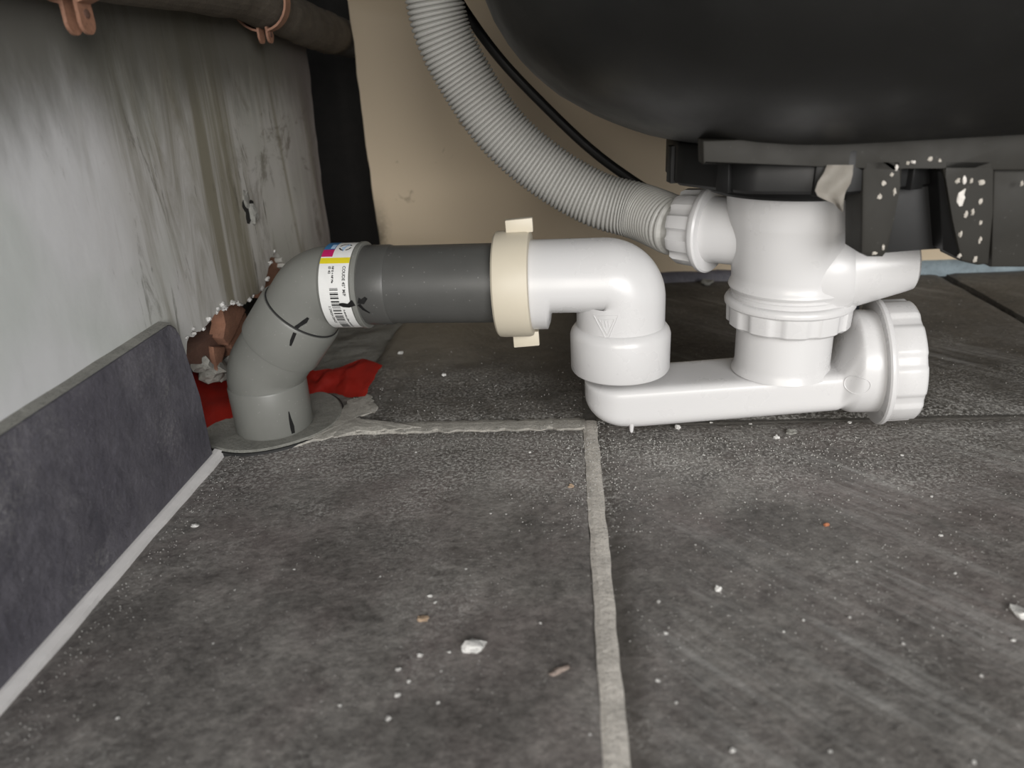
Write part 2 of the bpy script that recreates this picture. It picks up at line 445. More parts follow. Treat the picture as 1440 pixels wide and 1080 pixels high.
joint('grout_line', (GX + 0.003, GY, 0), (0.72, GY, 0), 0.0060, -0.0012, 'dirtygrout', 80, 0.0012, 4)
joint('grout_line', (-0.204, 0.073, 0), (0.72, 0.073, 0), 0.0095, -0.0006, 'grout', 80, 0.0012, 5)

# rough concrete to the left of and behind the broken tile
bm = bmesh.new(); nx, ny = 40, 60; vs = []
for j in range(ny + 1):
    row = []
    for i in range(nx + 1):
        x = -0.33 + 0.19 * i / nx; y = 0.40 + 0.339 * j / ny
        row.append(bm.verts.new((x, y, -0.0022 + noise.fractal(Vector((x * 30, y * 30, 3)), 1, 2, 5) * 0.0022)))
    vs.append(row)
for j in range(ny):
    for i in range(nx): bm.faces.new((vs[j][i], vs[j][i + 1], vs[j + 1][i + 1], vs[j + 1][i]))
obj('concrete_screed', bm, 'mortar', floor, sharp=None)

# smear of mortar between the collar and the joint
def blob_sheet(name, outline, z, mat, parent, rise=0.0012, seed=0, fine=3):
    cx = sum(p.x for p in outline) / len(outline); cy = sum(p.y for p in outline) / len(outline)
    bm = bmesh.new(); c = bm.verts.new((cx, cy, z + rise)); prev = None; rows = []
    for k in (0.35, 0.7, 0.92, 1.0):
        row = []
        for i, p in enumerate(outline):
            q = Vector((cx + (p.x - cx) * k, cy + (p.y - cy) * k, 0))
            q.z = z + (rise * (1 - k ** 4) if k < 1 else -0.002) + noise.noise(Vector((q.x * 90, q.y * 90, seed))) * 0.0004
            row.append(bm.verts.new(q))
        rows.append(row)
    n = len(outline)
    for i in range(n): bm.faces.new((c, rows[0][i], rows[0][(i + 1) % n]))
    for a, b in zip(rows, rows[1:]):
        for i in range(n): bm.faces.new((a[i], b[i], b[(i + 1) % n], a[(i + 1) % n]))
    return obj(name, bm, mat, parent, sharp=None)
def wobble_loop(px, z, per=6, amp=0.002, seed=0):
    pts = [atz(x, y, z) for x, y in px]; out = []
    for a, b in zip(pts, pts[1:] + pts[:1]):
        for k in range(per):
            p = a.lerp(b, k / per); d = Vector((noise.noise(p * 150 + Vector((seed, 0, 0))), noise.noise(p * 150 + Vector((0, seed, 5))), 0)) * amp
            out.append(p + d)
    return out
blob_sheet('mortar_smear', wobble_loop([(425, 606), (452, 590), (484, 566), (520, 551), (532, 566), (528, 578), (500, 588), (518, 597), (600, 601), (560, 608), (500, 610), (440, 622), (405, 628)], 0.0, 12, 0.0055, 2), 0.0004, 'mortarlight', floor, 0.0016, 2)

# ------------------------------------------------------------------ left wall, skirting, trims
WX = -0.2207
edge_px = [(262, 484), (268, 468), (282, 466), (296, 452), (304, 440), (318, 432), (330, 424), (344, 428), (352, 417), (364, 412), (372, 404), (378, 372), (386, 352), (396, 362), (402, 378), (420, 376), (440, 368), (466, 345)]
edge = []
for a, b in zip(edge_px, edge_px[1:]):
    for k in range(5):
        x = a[0] + (b[0] - a[0]) * k / 5; y = a[1] + (b[1] - a[1]) * k / 5
        x += noise.noise(Vector((x * .23, y * .23, 1))) * 3.0; y += noise.noise(Vector((x * .23, y * .23, 7))) * 3.4
        edge.append(atx(x, y, WX))
far = [atx(466, 345, WX), atx(452, 255, WX), atx(446, 200, WX), atx(440, 150, WX), atx(436, 110, WX), atx(430, 60, WX)]
outline = [Vector((WX, -0.35, 0.0)), Vector((WX, 0.379, 0.0)), Vector((WX, 0.379, 0.055)), Vector((WX, 0.392, 0.062))] + edge
for a, b in zip(far, far[1:]):
    for k in range(4):
        p = a.lerp(b, k / 4); p.y += noise.noise(p * 60) * 0.004; outline.append(p)
outline += [Vector((WX, far[-1].y, 0.42)), Vector((WX, -0.35, 0.42))]
from mathutils.geometry import delaunay_2d_cdt
cv, ce, cf, *_r = delaunay_2d_cdt([Vector((p.y, p.z)) for p in outline], [], [list(range(len(outline)))], 1, 1e-6)
bm = bmesh.new()
fa = [bm.verts.new((WX, p.x, p.y)) for p in cv]; fb = [bm.verts.new((WX - 0.012, p.x, p.y)) for p in cv]
use = {}
for f in cf:
    bm.faces.new([fa[i] for i in f]); bm.faces.new([fb[i] for i in reversed(f)])
    for i, j in zip(f, list(f[1:]) + [f[0]]): use[(i, j)] = True
for (i, j) in list(use):
    if (j, i) not in use: bm.faces.new((fa[j], fa[i], fb[i], fb[j]))
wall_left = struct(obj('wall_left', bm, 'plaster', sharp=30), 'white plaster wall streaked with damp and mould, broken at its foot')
# broken lip of the plaster, crumbs still sticking to it
bm = bmesh.new()
for i, p in enumerate(edge[:60]):
    for k in range(2):
        q = p + Vector((R.uniform(-0.006, 0.0012), R.uniform(-0.002, 0.002), R.uniform(-0.0015, 0.003))); s = R.uniform(0.0005, 0.0016)
        lump(bm, q, s, s * 1.5, s, i + k * 50, 2, 0.9)
obj('broken_edge', bm, 'chip', wall_left, 'stuff', sharp=None)
# old wall plug in its hole
pc = atx(349, 294, WX)
bm = bmesh.new()
lathe(bm, pc + Vector((-0.006, 0, 0)), (1, 0, 0), [(0.0075, 0), (0.0085, 0.0063)], 20, lambda t, r, s: 0.0018 * math.sin(3 * t + 1) + 0.0012 * math.sin(5 * t))
obj('plug_hole', bm, 'void', wall_left)
bm = bmesh.new(); lump(bm, pc + Vector((0.001, 0.004, -0.0035)), 0.003, 0.0052, 0.0075, 4, 2, 0.5)
obj('wall_plug', bm, 'mortar', wall_left, sharp=None)
bm = bmesh.new(); lump(bm, pc + Vector((0.0005, -0.002, 0.008)), 0.0015, 0.004, 0.006, 9, 2, 0.6)
obj('loose_plaster', bm, 'mortar', wall_left, sharp=None)

# broken terracotta showing inside the hole
def shard(px, X, depth, mat, seed):
    bm = bmesh.new(); prism(bm, [atx(x, y, X) for x, y in px], (-depth, 0.004, 0), 0.0006)
    return obj('brick', bm, mat, wall_left)
shard([(262, 500), (300, 470), (322, 452), (328, 470), (318, 500), (300, 512), (275, 512)], -0.240, 0.02, 'brickdark', 1)
shard([(312, 432), (334, 424), (346, 436), (338, 452), (330, 470), (322, 486), (314, 476), (318, 456)], -0.231, 0.012, 'terracotta', 2)
shard([(322, 470), (346, 440), (352, 480), (340, 508), (326, 490)], -0.234, 0.015, 'terracotta', 3)
shard([(300, 488), (318, 488), (312, 510), (307, 524), (302, 505)], -0.236, 0.01, 'terracotta', 4)
shard([(370, 412), (376, 376), (386, 350), (398, 366), (402, 392), (385, 408), (372, 420)], -0.2265, 0.012, 'terracotta', 5)
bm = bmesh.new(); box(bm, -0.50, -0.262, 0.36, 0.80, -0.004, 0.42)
struct(obj('wall_inner', bm, 'void'), 'near-black mass painted as the unlit cavity behind the broken plaster')
for i, (x, y, s) in enumerate([(300, 520, .010), (325, 508, .008), (282, 512, .007), (338, 516, .009), (312, 528, .006)]):
    bm = bmesh.new(); p = atx(x, y, -0.243); lump(bm, p, s, s * 1.1, s * 0.7, i + 20, 2, 0.6)
    obj('rubble', bm, 'mortar', wall_left, sharp=None)

# slate skirting tile
SX = -0.2127
bm = bmesh.new()
prof = [(0.3815, 0.0028), (0.3818, 0.040), (0.3758, 0.0795), (0.3742, 0.0845), (0.3710, 0.0873), (0.3670, 0.0880), (-0.34, 0.0880), (-0.34, 0.0028)]
prism(bm, [Vector((SX, y, z)) for y, z in prof], (-0.0078, 0, 0), 0.0011)
struct(obj('baseboard_left', bm, 'slateskirt', sharp=30), 'dark grey slate skirting tile along the left wall')
bm = bmesh.new(); rs = []
for i in range(61):
    y = -0.34 + (0.372 + 0.34) * i / 60; k = noise.noise(Vector((y * 40, 1, 1))) * 0.0006
    rs.append([Vector((WX - 0.001, y, 0.0875)), Vector((SX - 0.0010, y, 0.0882)), Vector((SX - 0.005, y, 0.0886 + k * .5)), Vector((WX - 0.001, y, 0.0894 + k))])
rings(bm, rs)
struct(obj('trim_1', bm, 'mortar', sharp=None), 'thin pale bead along the top of the slate skirting')
bm = bmesh.new(); rs = []
for i in range(121):
    y = -0.34 + (0.388 + 0.34) * i / 120; k = noise.noise(Vector((y * 60, 5, 1))); k2 = noise.noise(Vector((y * 45, 2, 8)))
    rs.append([Vector((SX - 0.002, y, -0.006)), Vector((SX - 0.002, y, 0.0029 + k * 0.0003)), Vector((SX + 0.0008, y, 0.0022 + k * 0.0003)), Vector((-0.2090 + k2 * 0.0007, y, 0.0006 + k * 0.0003)), Vector((-0.2080 + k2 * 0.0007, y, -0.006))])
rings(bm, rs)
struct(obj('trim_2', bm, 'whitegrout', sharp=None), 'white grout line at the foot of the slate skirting')

# ------------------------------------------------------------------ rear: beige board, void, strip
PY = 0.741
pl = [at(488, 0, PY), at(497, 60, PY), at(508, 150, PY), at(517, 220, PY), at(528, 300, PY), at(536, 350, PY)]
bm = bmesh.new()
L = [Vector((pl[0].x - 0.012, PY, 0.62))]
for a, b in zip(pl, pl[1:]):
    for k in range(4):
        p = a.lerp(b, k / 4); p.x += noise.noise(p * 70) * 0.0012; L.append(p)
L += [Vector((pl[-1].x, PY, 0.006)), Vector((0.75, PY, 0.012)), Vector((0.75, PY, 0.62))]
prism(bm, L, (0, 0.016, 0), 0.0006)
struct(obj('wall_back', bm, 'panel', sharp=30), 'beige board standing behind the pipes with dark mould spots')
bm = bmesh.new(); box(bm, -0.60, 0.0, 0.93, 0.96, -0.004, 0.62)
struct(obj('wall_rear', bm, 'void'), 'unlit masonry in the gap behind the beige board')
bm = bmesh.new(); box(bm, 0.735, 0.752, -0.02, PY, -0.005, 0.42, 0.001)
struct(obj('wall_right', bm, 'worktop'))
bm = bmesh.new(); box(bm, -0.232, 0.752, 0.0, 0.96, 0.420, 0.455)  # unseen worktop slab, added to block light from above
struct(obj('ceiling', bm, 'worktop'), 'unseen worktop slab added over the sink to block light from above')
# sealant where the board meets the floor: sooty to the left, blue-grey to the right
def foot_bead(x0, x1, mat, h0, h1, label):
    bm = bmesh.new(); rs = []
    for i in range(41):
        x = x0 + (x1 - x0) * i / 40; k = noise.noise(Vector((x * 50, 3, 3))); h = h0 + (h1 - h0) * i / 40
        rs.append([Vector((x, PY + 0.001, -0.003)), Vector((x, PY - 0.0075 + k * 0.0012, -0.003)), Vector((x, PY - 0.006 + k * 0.001, h * 0.55)), Vector((x, PY - 0.002, h + k * 0.001)), Vector((x, PY + 0.001, h + k * 0.001))])
    rings(bm, rs); return obj('foot', bm, mat, sharp=60), label
o, l = foot_bead(-0.19, 0.235, 'slateskirt', 0.009, 0.009, 'dark strip at the foot of the beige board'); o.name = 'trim_3'; struct(o, l)
o, l = foot_bead(0.235, 0.735, 'bluestrip', 0.011, 0.013, 'blue grey sealant strip at the foot of the beige board'); o.name = 'trim_4'; struct(o, l)

# ------------------------------------------------------------------ old lead pipe with copper clips, along the top of the left wall
bm = bmesh.new()
PX, PR = -0.2030, 0.0165
ctr = spline([(PX, -0.3, 0.2585), (PX, 0.10, 0.2585), (PX, 0.36, 0.2585), (PX, 0.51, 0.259), (PX, 0.565, 0.255), (PX, 0.63, 0.2475), (PX - 0.002, 0.70, 0.243), (PX - 0.006, 0.80, 0.240), (PX - 0.010, 0.915, 0.240)], 14)
rad = [PR + noise.noise(Vector((p.y * 30, 0, 0))) * 0.0012 for p in ctr]
sweep(bm, ctr, rad, 28)
for v in bm.verts: v.co += Vector((1, 1, 1)) * noise.noise(v.co * 90) * 0.0006
tag(obj('lead_pipe', bm, 'lead', sharp=None, origin=(PX, 0.2, 0.242)), 'dirty brown old pipe running along the top of the stained wall', 'pipe')
def clip(y, ztop, label, tall, split):
    t = thing('copper_clip', label, 'pipe clip', (PX, y, ztop - PR - tall), 'copper clips on the old pipe')
    bm = bmesh.new(); rs = []
    for k in range(29):
        a = math.radians(-100 - 340 * k / 28)
        d = Vector((math.cos(a), 0, math.sin(a)))
        c = Vector((PX, y, ztop))
        rs.append([c + d * (PR + 0.0016) + Vector((0, -0.005, 0)), c + d * (PR + 0.0030) + Vector((0, -0.005, 0)), c + d * (PR + 0.0030) + Vector((0, 0.005, 0)), c + d * (PR + 0.0016) + Vector((0, 0.005, 0))])
    rings(bm, rs); obj('clip_band', bm, 'copper', t)
    for s in (-1, 1):
        bm = bmesh.new(); x0 = PX + s * split; pts = []
        for k in range(21):                                        # tongue with a rounded end
            a = PI * k / 20
            pts.append(Vector((x0, y + 0.0052 * math.cos(a), ztop - PR - tall + 0.0052 - 0.0052 * math.sin(a))))
        pts += [Vector((x0, y - 0.0052, ztop - PR + 0.003)), Vector((x0, y + 0.0052, ztop - PR + 0.003))]
        prism(bm, pts, (0.0016 * s, 0, 0), 0.0003)
        ear = obj('clip_ear', bm, 'copper', t)
        bm = bmesh.new(); lathe(bm, (x0 + s * 0.0013, y, ztop - PR - tall * 0.45), (s, 0, 0), [(0.0018, 0), (0.0018, 0.0008), (0.0012, 0.0010)], 16)
        obj('screw_hole', bm, 'brickdark', ear)
    return t
clip(0.339, 0.2585, 'larger copper pipe clip hanging at the top left, nearest the camera', 0.0145, 0.0022)
clip(0.556, 0.2560, 'small copper pipe clip further back, near the dark gap', 0.010, 0.0022)

# ------------------------------------------------------------------ grey waste pipe: collar, two elbows, straight pipe
BX, BY = -0.1885, 0.4200
bm = bmesh.new()
lathe(bm, (-0.1960, 0.4320, -0.004), (0, 0, 1), [(0.0465, 0), (0.0465, 0.0055), (0.0455, 0.0066), (0.034, 0.0072), (0.029, 0.0066)], 64, lambda t, r, s: 0.0006 * math.sin(5 * t))
tag(obj('floor_collar', bm, 'collar', origin=(-0.196, 0.432, -0.004)), 'round grey collar in the floor around the foot of the grey elbow', 'collar')

bm = bmesh.new(); lathe(bm, (-0.1960, 0.4320, -0.003), (0, 0, 1), [(0.0466, 0), (0.0479, 0), (0.0479, 0.0042), (0.0466, 0.0044)], 64, lambda t, r, s: 0.0006 * math.sin(5 * t), False, False)
obj('collar_gap', bm, 'groove', floor)
zc0 = 0.0030
P0 = Vector((BX, BY, zc0)); 
HZ = at(600, 400, 0.412).z
c1 = Vector((BX, BY, 0.0405))
J = at(425, 437, 0.418)                                          # lip of the lower elbow's socket
d45 = (J - c1).normalized()
c2 = c1 + d45 * ((HZ - c1.z) / d45.z)
PEND = at(690, 398, 0.4085)
dh = (PEND - c2).normalized()
def along(a, b, t): return a + (b - a) * t
t1 = thing('pipe_elbow', 'lower grey pipe elbow standing in the floor collar', 'pipe elbow', P0)
# foot socket
bm = bmesh.new(); lathe(bm, P0, (0, 0, 1), [(0.0232, 0), (0.0240, 0.0012), (0.0240, 0.0290), (0.0236, 0.0300), (0.0228, 0.0306)], 56)
obj('foot_socket', bm, 'grey', t1)
lipL = (J - c1).length; crease = at(391, 482, 0.419); sc_len = (crease - c1).dot(d45)
path = fillet_path([P0 + Vector((0, 0, 0.030)), c1, c1 + d45 * (sc_len + 0.002)], [0.030], 14)
bm = bmesh.new(); sweep(bm, path, 0.0233, 56); obj('bend', bm, 'grey', t1)
bm = bmesh.new(); lathe(bm, c1, d45, [(0.0226, sc_len - 0.001), (0.0248, sc_len), (0.0250, sc_len + 0.001), (0.0250, lipL - 0.0015), (0.0244, lipL - 0.0002), (0.0232, lipL - 0.0002)], 56)
obj('angled_socket', bm, 'grey', t1)
bm = bmesh.new(); lathe(bm, c1, d45, [(0.0236, lipL - 0.0010), (0.0236, lipL + 0.0006), (0.0222, lipL + 0.0007)], 56)
obj('groove_shade_ring', bm, 'groove', t1)  # dark ring standing in for the shaded groove at the lip
t2 = thing('pipe_elbow', 'upper grey pipe elbow carrying a white barcode sticker', 'pipe elbow', c1 + d45 * lipL)
lab0 = at(466, 404, 0.418); s0 = (lab0 - c2).dot(dh); slip = (at(521, 402, 0.417) - c2).dot(dh)
path = fillet_path([c1 + d45 * (lipL - 0.004), c2, c2 + dh * (s0 + 0.002)], [0.022], 14)
bm = bmesh.new(); sweep(bm, path, 0.0230, 56); obj('bend', bm, 'grey', t2)
SR = 0.0243
s_a = max(s0 - 0.001, 0.0105)
bm = bmesh.new(); lathe(bm, c2, dh, [(0.0228, s_a - 0.002), (0.0240, s_a), (SR, s_a + 0.001), (SR, slip - 0.0030), (0.0250, slip - 0.0022), (0.0250, slip - 0.0004), (0.0244, slip + 0.0002), (0.0232, slip + 0.0002)], 64)
obj('pipe_socket', bm, 'grey', t2)
# frame of that socket: s along dh, angle from towards-the-camera (0) up to the top (+)
e_up = Vector((0, 0, 1)); e_up = (e_up - dh * e_up.dot(dh)).normalized(); e_out = dh.cross(e_up); e_out = e_out if e_out.y < 0 else -e_out
def on_cyl(org, ax, up, out, r, s, deg):
    a = math.radians(deg); return org + ax * s + (out * math.cos(a) + up * math.sin(a)) * r
def LAB(s, deg, lift=0.0): return on_cyl(c2, dh, e_up, e_out, SR + lift, s, deg)
ls0, ls1 = s_a + 0.0003, slip - 0.0032
def cyl_patch(bm, f, s0, s1, d0, d1, ns=2, nd=8, lift=0.0001):
    vs = [[bm.verts.new(f(s0 + (s1 - s0) * i / ns, d0 + (d1 - d0) * j / nd, lift)) for i in range(ns + 1)] for j in range(nd + 1)]
    for j in range(nd):
        for i in range(ns): bm.faces.new((vs[j][i], vs[j][i + 1], vs[j + 1][i + 1], vs[j + 1][i]))
bm = bmesh.new(); cyl_patch(bm, LAB, ls0, ls1, 112, -68, 6, 48, 0.00012)
sticker = obj('sticker', bm, 'label', t2, sharp=None); sticker['label'] = 'white barcode sticker with yellow stripe around the grey socket'
W = ls1 - ls0
bm = bmesh.new(); cyl_patch(bm, LAB, ls0, ls1, 54, 45, 4, 6, 0.0002); obj('yellow_stripe', bm, 'yellow', sticker, sharp=None)
bm = bmesh.new(); cyl_patch(bm, LAB, ls0, ls0 + W * 0.38, 80, 56, 3, 6, 0.0002); obj('magenta_print', bm, 'magenta', sticker, sharp=None)
bm = bmesh.new(); cyl_patch(bm, LAB, ls0, ls0 + W * 0.38, 100, 70, 3, 8, 0.00026); obj('blue_print', bm, 'blue', sticker, sharp=None)
bm = bmesh.new(); cyl_patch(bm, LAB, ls0 + W * 0.22, ls0 + W * 0.36, 84, 72, 2, 4, 0.00032); obj('pale_print', bm, 'paleblue', sticker, sharp=None)
# round emblem: dark broken ring with a pale blue blade across it
bm = bmesh.new(); cs, cd, rr = ls0 + W * 0.70, 76, W * 0.22
def EM(u, v, lift=0.0002): return LAB(cs + u, cd + math.degrees(v / SR), lift)
for a0, a1 in ((25, 165), (195, 260), (285, 350)):
    prev = None
    for k in range(15):
        a = math.radians(a0 + (a1 - a0) * k / 14)
        cur = (bm.verts.new(EM(rr * math.cos(a), rr * math.sin(a))), bm.verts.new(EM(rr * .78 * math.cos(a), rr * .78 * math.sin(a))))
        if prev: bm.faces.new((prev[0], cur[0], cur[1], prev[1]))
        prev = cur
obj('round_emblem', bm, 'ink', sticker, sharp=None)
bm = bmesh.new(); bm.faces.new([bm.verts.new(EM(u * rr, v * rr, 0.00024)) for u, v in ((.45, 1.0), (.55, .5), (.2, .1), (.1, -.4), (-.1, -1.3), (-.35, -.5), (-.6, -.2), (-.1, .1), (0, .5))])
bmesh.ops.triangulate(bm, faces=bm.faces); obj('blue_blade', bm, 'paleblue', sticker, sharp=None)
def text_on(body, size, s_base, deg0, mat='ink', f=LAB, R0=SR, parent=sticker, name='lettering', bold=0.0):
    cu = bpy.data.curves.new('lettering', 'FONT'); cu.body = body; cu.size = size; cu.resolution_u = 3; cu.offset = bold
    to = bpy.data.objects.new('lettering_source', cu); C.objects.link(to)
    me = bpy.data.meshes.new_from_object(to.evaluated_get(bpy.context.evaluated_depsgraph_get()))
    bpy.data.objects.remove(to); bpy.data.curves.remove(cu)
    bm = bmesh.new(); bm.from_mesh(me); bpy.data.meshes.remove(me)
    for v in bm.verts: v.co = f(s_base + v.co.y, deg0 - math.degrees(v.co.x / R0), 0.00022)
    return obj(name, bm, mat, parent, sharp=None)
text_on('COUDE 45\u00b0 M/F', 0.0024, ls0 + W * 0.80, 41, bold=0.00006)
text_on('NF E + NF Me', 0.0016, ls0 + W * 0.44, 41, bold=0.00008)
text_on('\u00d8 40', 0.0021, ls0 + W * 0.32, 41, bold=0.00004)
text_on('3 298054 006423', 0.0019, ls0 + W * 0.24, -12, bold=0.00004)
bm = bmesh.new(); d = -18.0; q = random.Random(5)          # a line of print too small to read in the photo
while d > -56:
    wd = q.choice((1.6, 2.2, 1.1)); cyl_patch(bm, LAB, ls0 + W * 0.71, ls0 + W * q.choice((0.76, 0.77, 0.745)), d, d - wd, 1, 1, 0.00022); d -= wd + q.choice((0.7, 0.9))
obj('small_print', bm, 'ink', sticker, sharp=None)
bm = bmesh.new(); d = 12.0; q = random.Random(3)
while d > -60:
    wd = q.choice((0.7, 0.7, 1.4, 2.1)); cyl_patch(bm, LAB, ls0 + W * 0.36, ls0 + W * 0.64, d, d - wd, 1, 1, 0.00022); d -= wd + q.choice((0.7, 0.9, 1.5, 2.6))
obj('barcode', bm, 'ink', sticker, sharp=None)

t3 = thing('waste_pipe', 'straight dark grey waste pipe between the stickered elbow and cream nut', 'pipe', c2 + dh * (slip - 0.004))
Lp = (PEND - c2).length
bm = bmesh.new(); lathe(bm, c2, dh, [(0.0222, slip - 0.006), (0.0222, Lp + 0.02)], 64)
obj('pipe_tube', bm, 'darkgrey', t3)
sl2 = (at(557, 402, 0.416) - c2).dot(dh)
bm = bmesh.new(); lathe(bm, c2, dh, [(0.0224, slip - 0.001), (0.0229, slip + 0.0005), (0.0229, sl2 - 0.0015), (0.0224, sl2)], 64)
obj('chamfered_end', bm, 'darkgrey', t3)

# marker strokes across the joints
def stroke(f, pts, parent, width, name='marker_stroke', lift=0.0002):
    """pts: (s, deg) centre line, drawn as a curved ribbon on a round surface."""
    bm = bmesh.new(); prev = None; n = len(pts)
    for i, (s, dg) in enumerate(pts):
        s2, d2 = pts[min(i + 1, n - 1)]; s1, d1 = pts[max(i - 1, 0)]
        v = Vector((s2 - s1, math.radians(d2 - d1) * 0.0245, 0)).normalized(); nrm = Vector((-v.y, v.x, 0))
        wv = width[i] if hasattr(width, '__len__') else width
        cur = [bm.verts.new(f(s + nrm.x * wv * k, dg + math.degrees(nrm.y * wv * k / 0.0245), lift)) for k in (-0.5, 0.5)]
        if prev: bm.faces.new((prev[0], cur[0], cur[1], prev[1]))
        prev = cur
    return obj(name, bm, 'marker', parent, sharp=None)
stroke(LAB, [(ls1 - 0.0062, -9), (ls1 - 0.004, -10), (ls1 - 0.001, -11), (ls1 + 0.0014, -8), (ls1 + 0.0024, -7)], t2, [0.0014, 0.0026, 0.0024, 0.0034, 0.0036], lift=0.0009)
def PIPE(s, deg, lift=0.0): return on_cyl(c2, dh, e_up, e_out, 0.0229 + lift, s, deg)
stroke(PIPE, [(slip + 0.001, -6), (slip + 0.0035, -8), (slip + 0.006, -2)], t3, [0.004, 0.0034, 0.002])
stroke(PIPE, [(slip + 0.001, -12), (slip + 0.003, -20), (slip + 0.006, -27)], t3, [0.002, 0.0016, 0.0008])
u45 = Vector((0, -1, 0)); u45 = (u45 - d45 * u45.dot(d45)).normalized(); v45 = d45.cross(u45); v45 = v45 if v45.x < 0 else -v45
def SOCK(s, deg, lift=0.0): return on_cyl(c1, d45, -v45, u45, 0.0250 + lift, s, deg)
def BEND(s, deg, lift=0.0): return on_cyl(c1, d45, -v45, u45, 0.0231 + lift, s, deg)
m0 = 14
stroke(SOCK, [(lipL - 0.0105, m0 + 3), (lipL - 0.007, m0 + 1), (lipL - 0.0015, m0 - 1)], t1, [0.001, 0.002, 0.0019])
stroke(BEND, [(lipL + 0.0006, m0 - 3), (lipL + 0.003, m0 - 1), (lipL + 0.007, m0 + 3), (lipL + 0.010, m0 + 4)], t2, [0.0026, 0.0022, 0.0028, 0.0014])
def FOOT(s, deg, lift=0.0): return on_cyl(P0, Vector((0, 0, 1)), Vector((1, 0, 0)), Vector((0, -1, 0)), 0.0240 + lift, s, deg)
fd = 47
stroke(FOOT, [(0.0015, fd), (0.006, fd), (0.012, fd - 1), (0.0165, fd - 1)], t1, [0.0022, 0.0028, 0.0016, 0.0006])
bm = bmesh.new(); p = atz(413, 617, 0.0014)
lump(bm, p, 0.006, 0.0016, 0.0006, 3, 2, 0.6, -0.6); tag(obj('marker_blot', bm, 'marker', sharp=None, origin=p), 'small black marker blot on the mortar before the collar', 'ink mark')

# ------------------------------------------------------------------ the white trap
TX, TY = 0.0305, 0.406
def tubeY(x): return TY - 0.06 * (x - TX)
def tubeZ(x): return 0.078 * (x - TX)
trap = thing('sink_trap', 'white plastic sink trap with nuts, cap and outlet elbow', 'sink trap', (0.11, 0.41, 0.0))
td = Vector((1, -0.06, 0.078)).normalized()
# outlet elbow
ex = at(872, 395, TY); eL = at(738, 396, 0.4085)
ex = Vector((at(872, 480, TY).x, TY, HZ - 0.0012))
ax = (eL - ex).normalized(); ax.z = 0; ax.normalize()
bm = bmesh.new()
path = fillet_path([ex - Vector((0, 0, 0.048)), ex, ex + ax * 0.0375], [0.0090], 20)
path += [ex + ax * 0.0382, ex + ax * 0.0392, ex + ax * 0.0405, ex + ax * 0.060]
side = Vector((0, 0, 1)).cross(ax).normalized(); rs = []; n = len(path)
for k, p in enumerate(path):
    t = (path[min(k + 1, n - 1)] - path[max(k - 1, 0)]).normalized(); inner = side.cross(t).normalized()
    if inner.dot(ax - Vector((0, 0, 1))) < 0: inner = -inner
    f = max(0.0, min(1.0, t.dot(ax)))
    b = 0.0246 + (0.0150 - 0.0246) * f
    if k >= n - 4: b = (0.0156, 0.0215, 0.0252, 0.0254)[k - n + 4]
    rs.append([p + side * (0.0248 * math.cos(2 * PI * q / 64)) + inner * ((b if math.sin(2 * PI * q / 64) > 0 else 0.0249) * math.sin(2 * PI * q / 64)) for q in range(64)])
rings(bm, rs); elbow = obj('outlet_elbow', bm, 'white', trap, sharp=45)
zt = at(874, 459, TY).z; zb = at(876, 516, TY).z
bm = bmesh.new(); lathe(bm, (ex.x, TY, 0), (0, 0, 1), [(0.0252, zb - 0.0004), (0.0276, zb), (0.0283, zb + 0.0012), (0.0284, zt - 0.0035), (0.0277, zt - 0.0012), (0.0260, zt + 0.0012), (0.0247, zt + 0.002)], 64)
obj('elbow_collar', bm, 'white', elbow)
# raised recycling triangle on the elbow's front
bm = bmesh.new(); ec = at(851, 452, TY - 0.025)
def EF(u, v, lift):
    a = math.asin(max(-1, min(1, (ec.x + u - ex.x) / 0.0249)))
    return Vector((ex.x + 0.0249 * math.sin(a) + lift * math.sin(a), TY - (0.0249 + lift) * math.cos(a), ec.z + v))
def rib(bm, p, q, wdt=0.0006, h=0.00014):
    p, q = Vector(p), Vector(q); dd = (q - p).normalized(); nn = Vector((-dd.y, dd.x)) * wdt * 0.5
    prof = []
    for k in range(7):
        m = p.lerp(q, k / 6)
        prof.append([EF(m.x + nn.x, m.y + nn.y, -0.0003), EF(m.x + nn.x * .5, m.y + nn.y * .5, h), EF(m.x - nn.x * .5, m.y - nn.y * .5, h), EF(m.x - nn.x, m.y - nn.y, -0.0003)])
    rings(bm, prof)
ec.z -= 0.003
tri = [Vector((-0.006, 0.005)), Vector((0.007, 0.006)), Vector((0.0012, -0.009))]
for a, b in zip(tri, tri[1:] + tri[:1]): rib(bm, a, b)
for a, b in zip(tri, tri[1:] + tri[:1]): rib(bm, a * 0.62 + Vector((.0006, 0)), b * 0.62 + Vector((.0006, 0)))
for k in range(3): rib(bm, (-0.0016 + k * 0.0016, 0.0026), (-0.0010 + k * 0.0016, -0.0010), 0.0005)
obj('recycling_mark', bm, 'white', elbow)

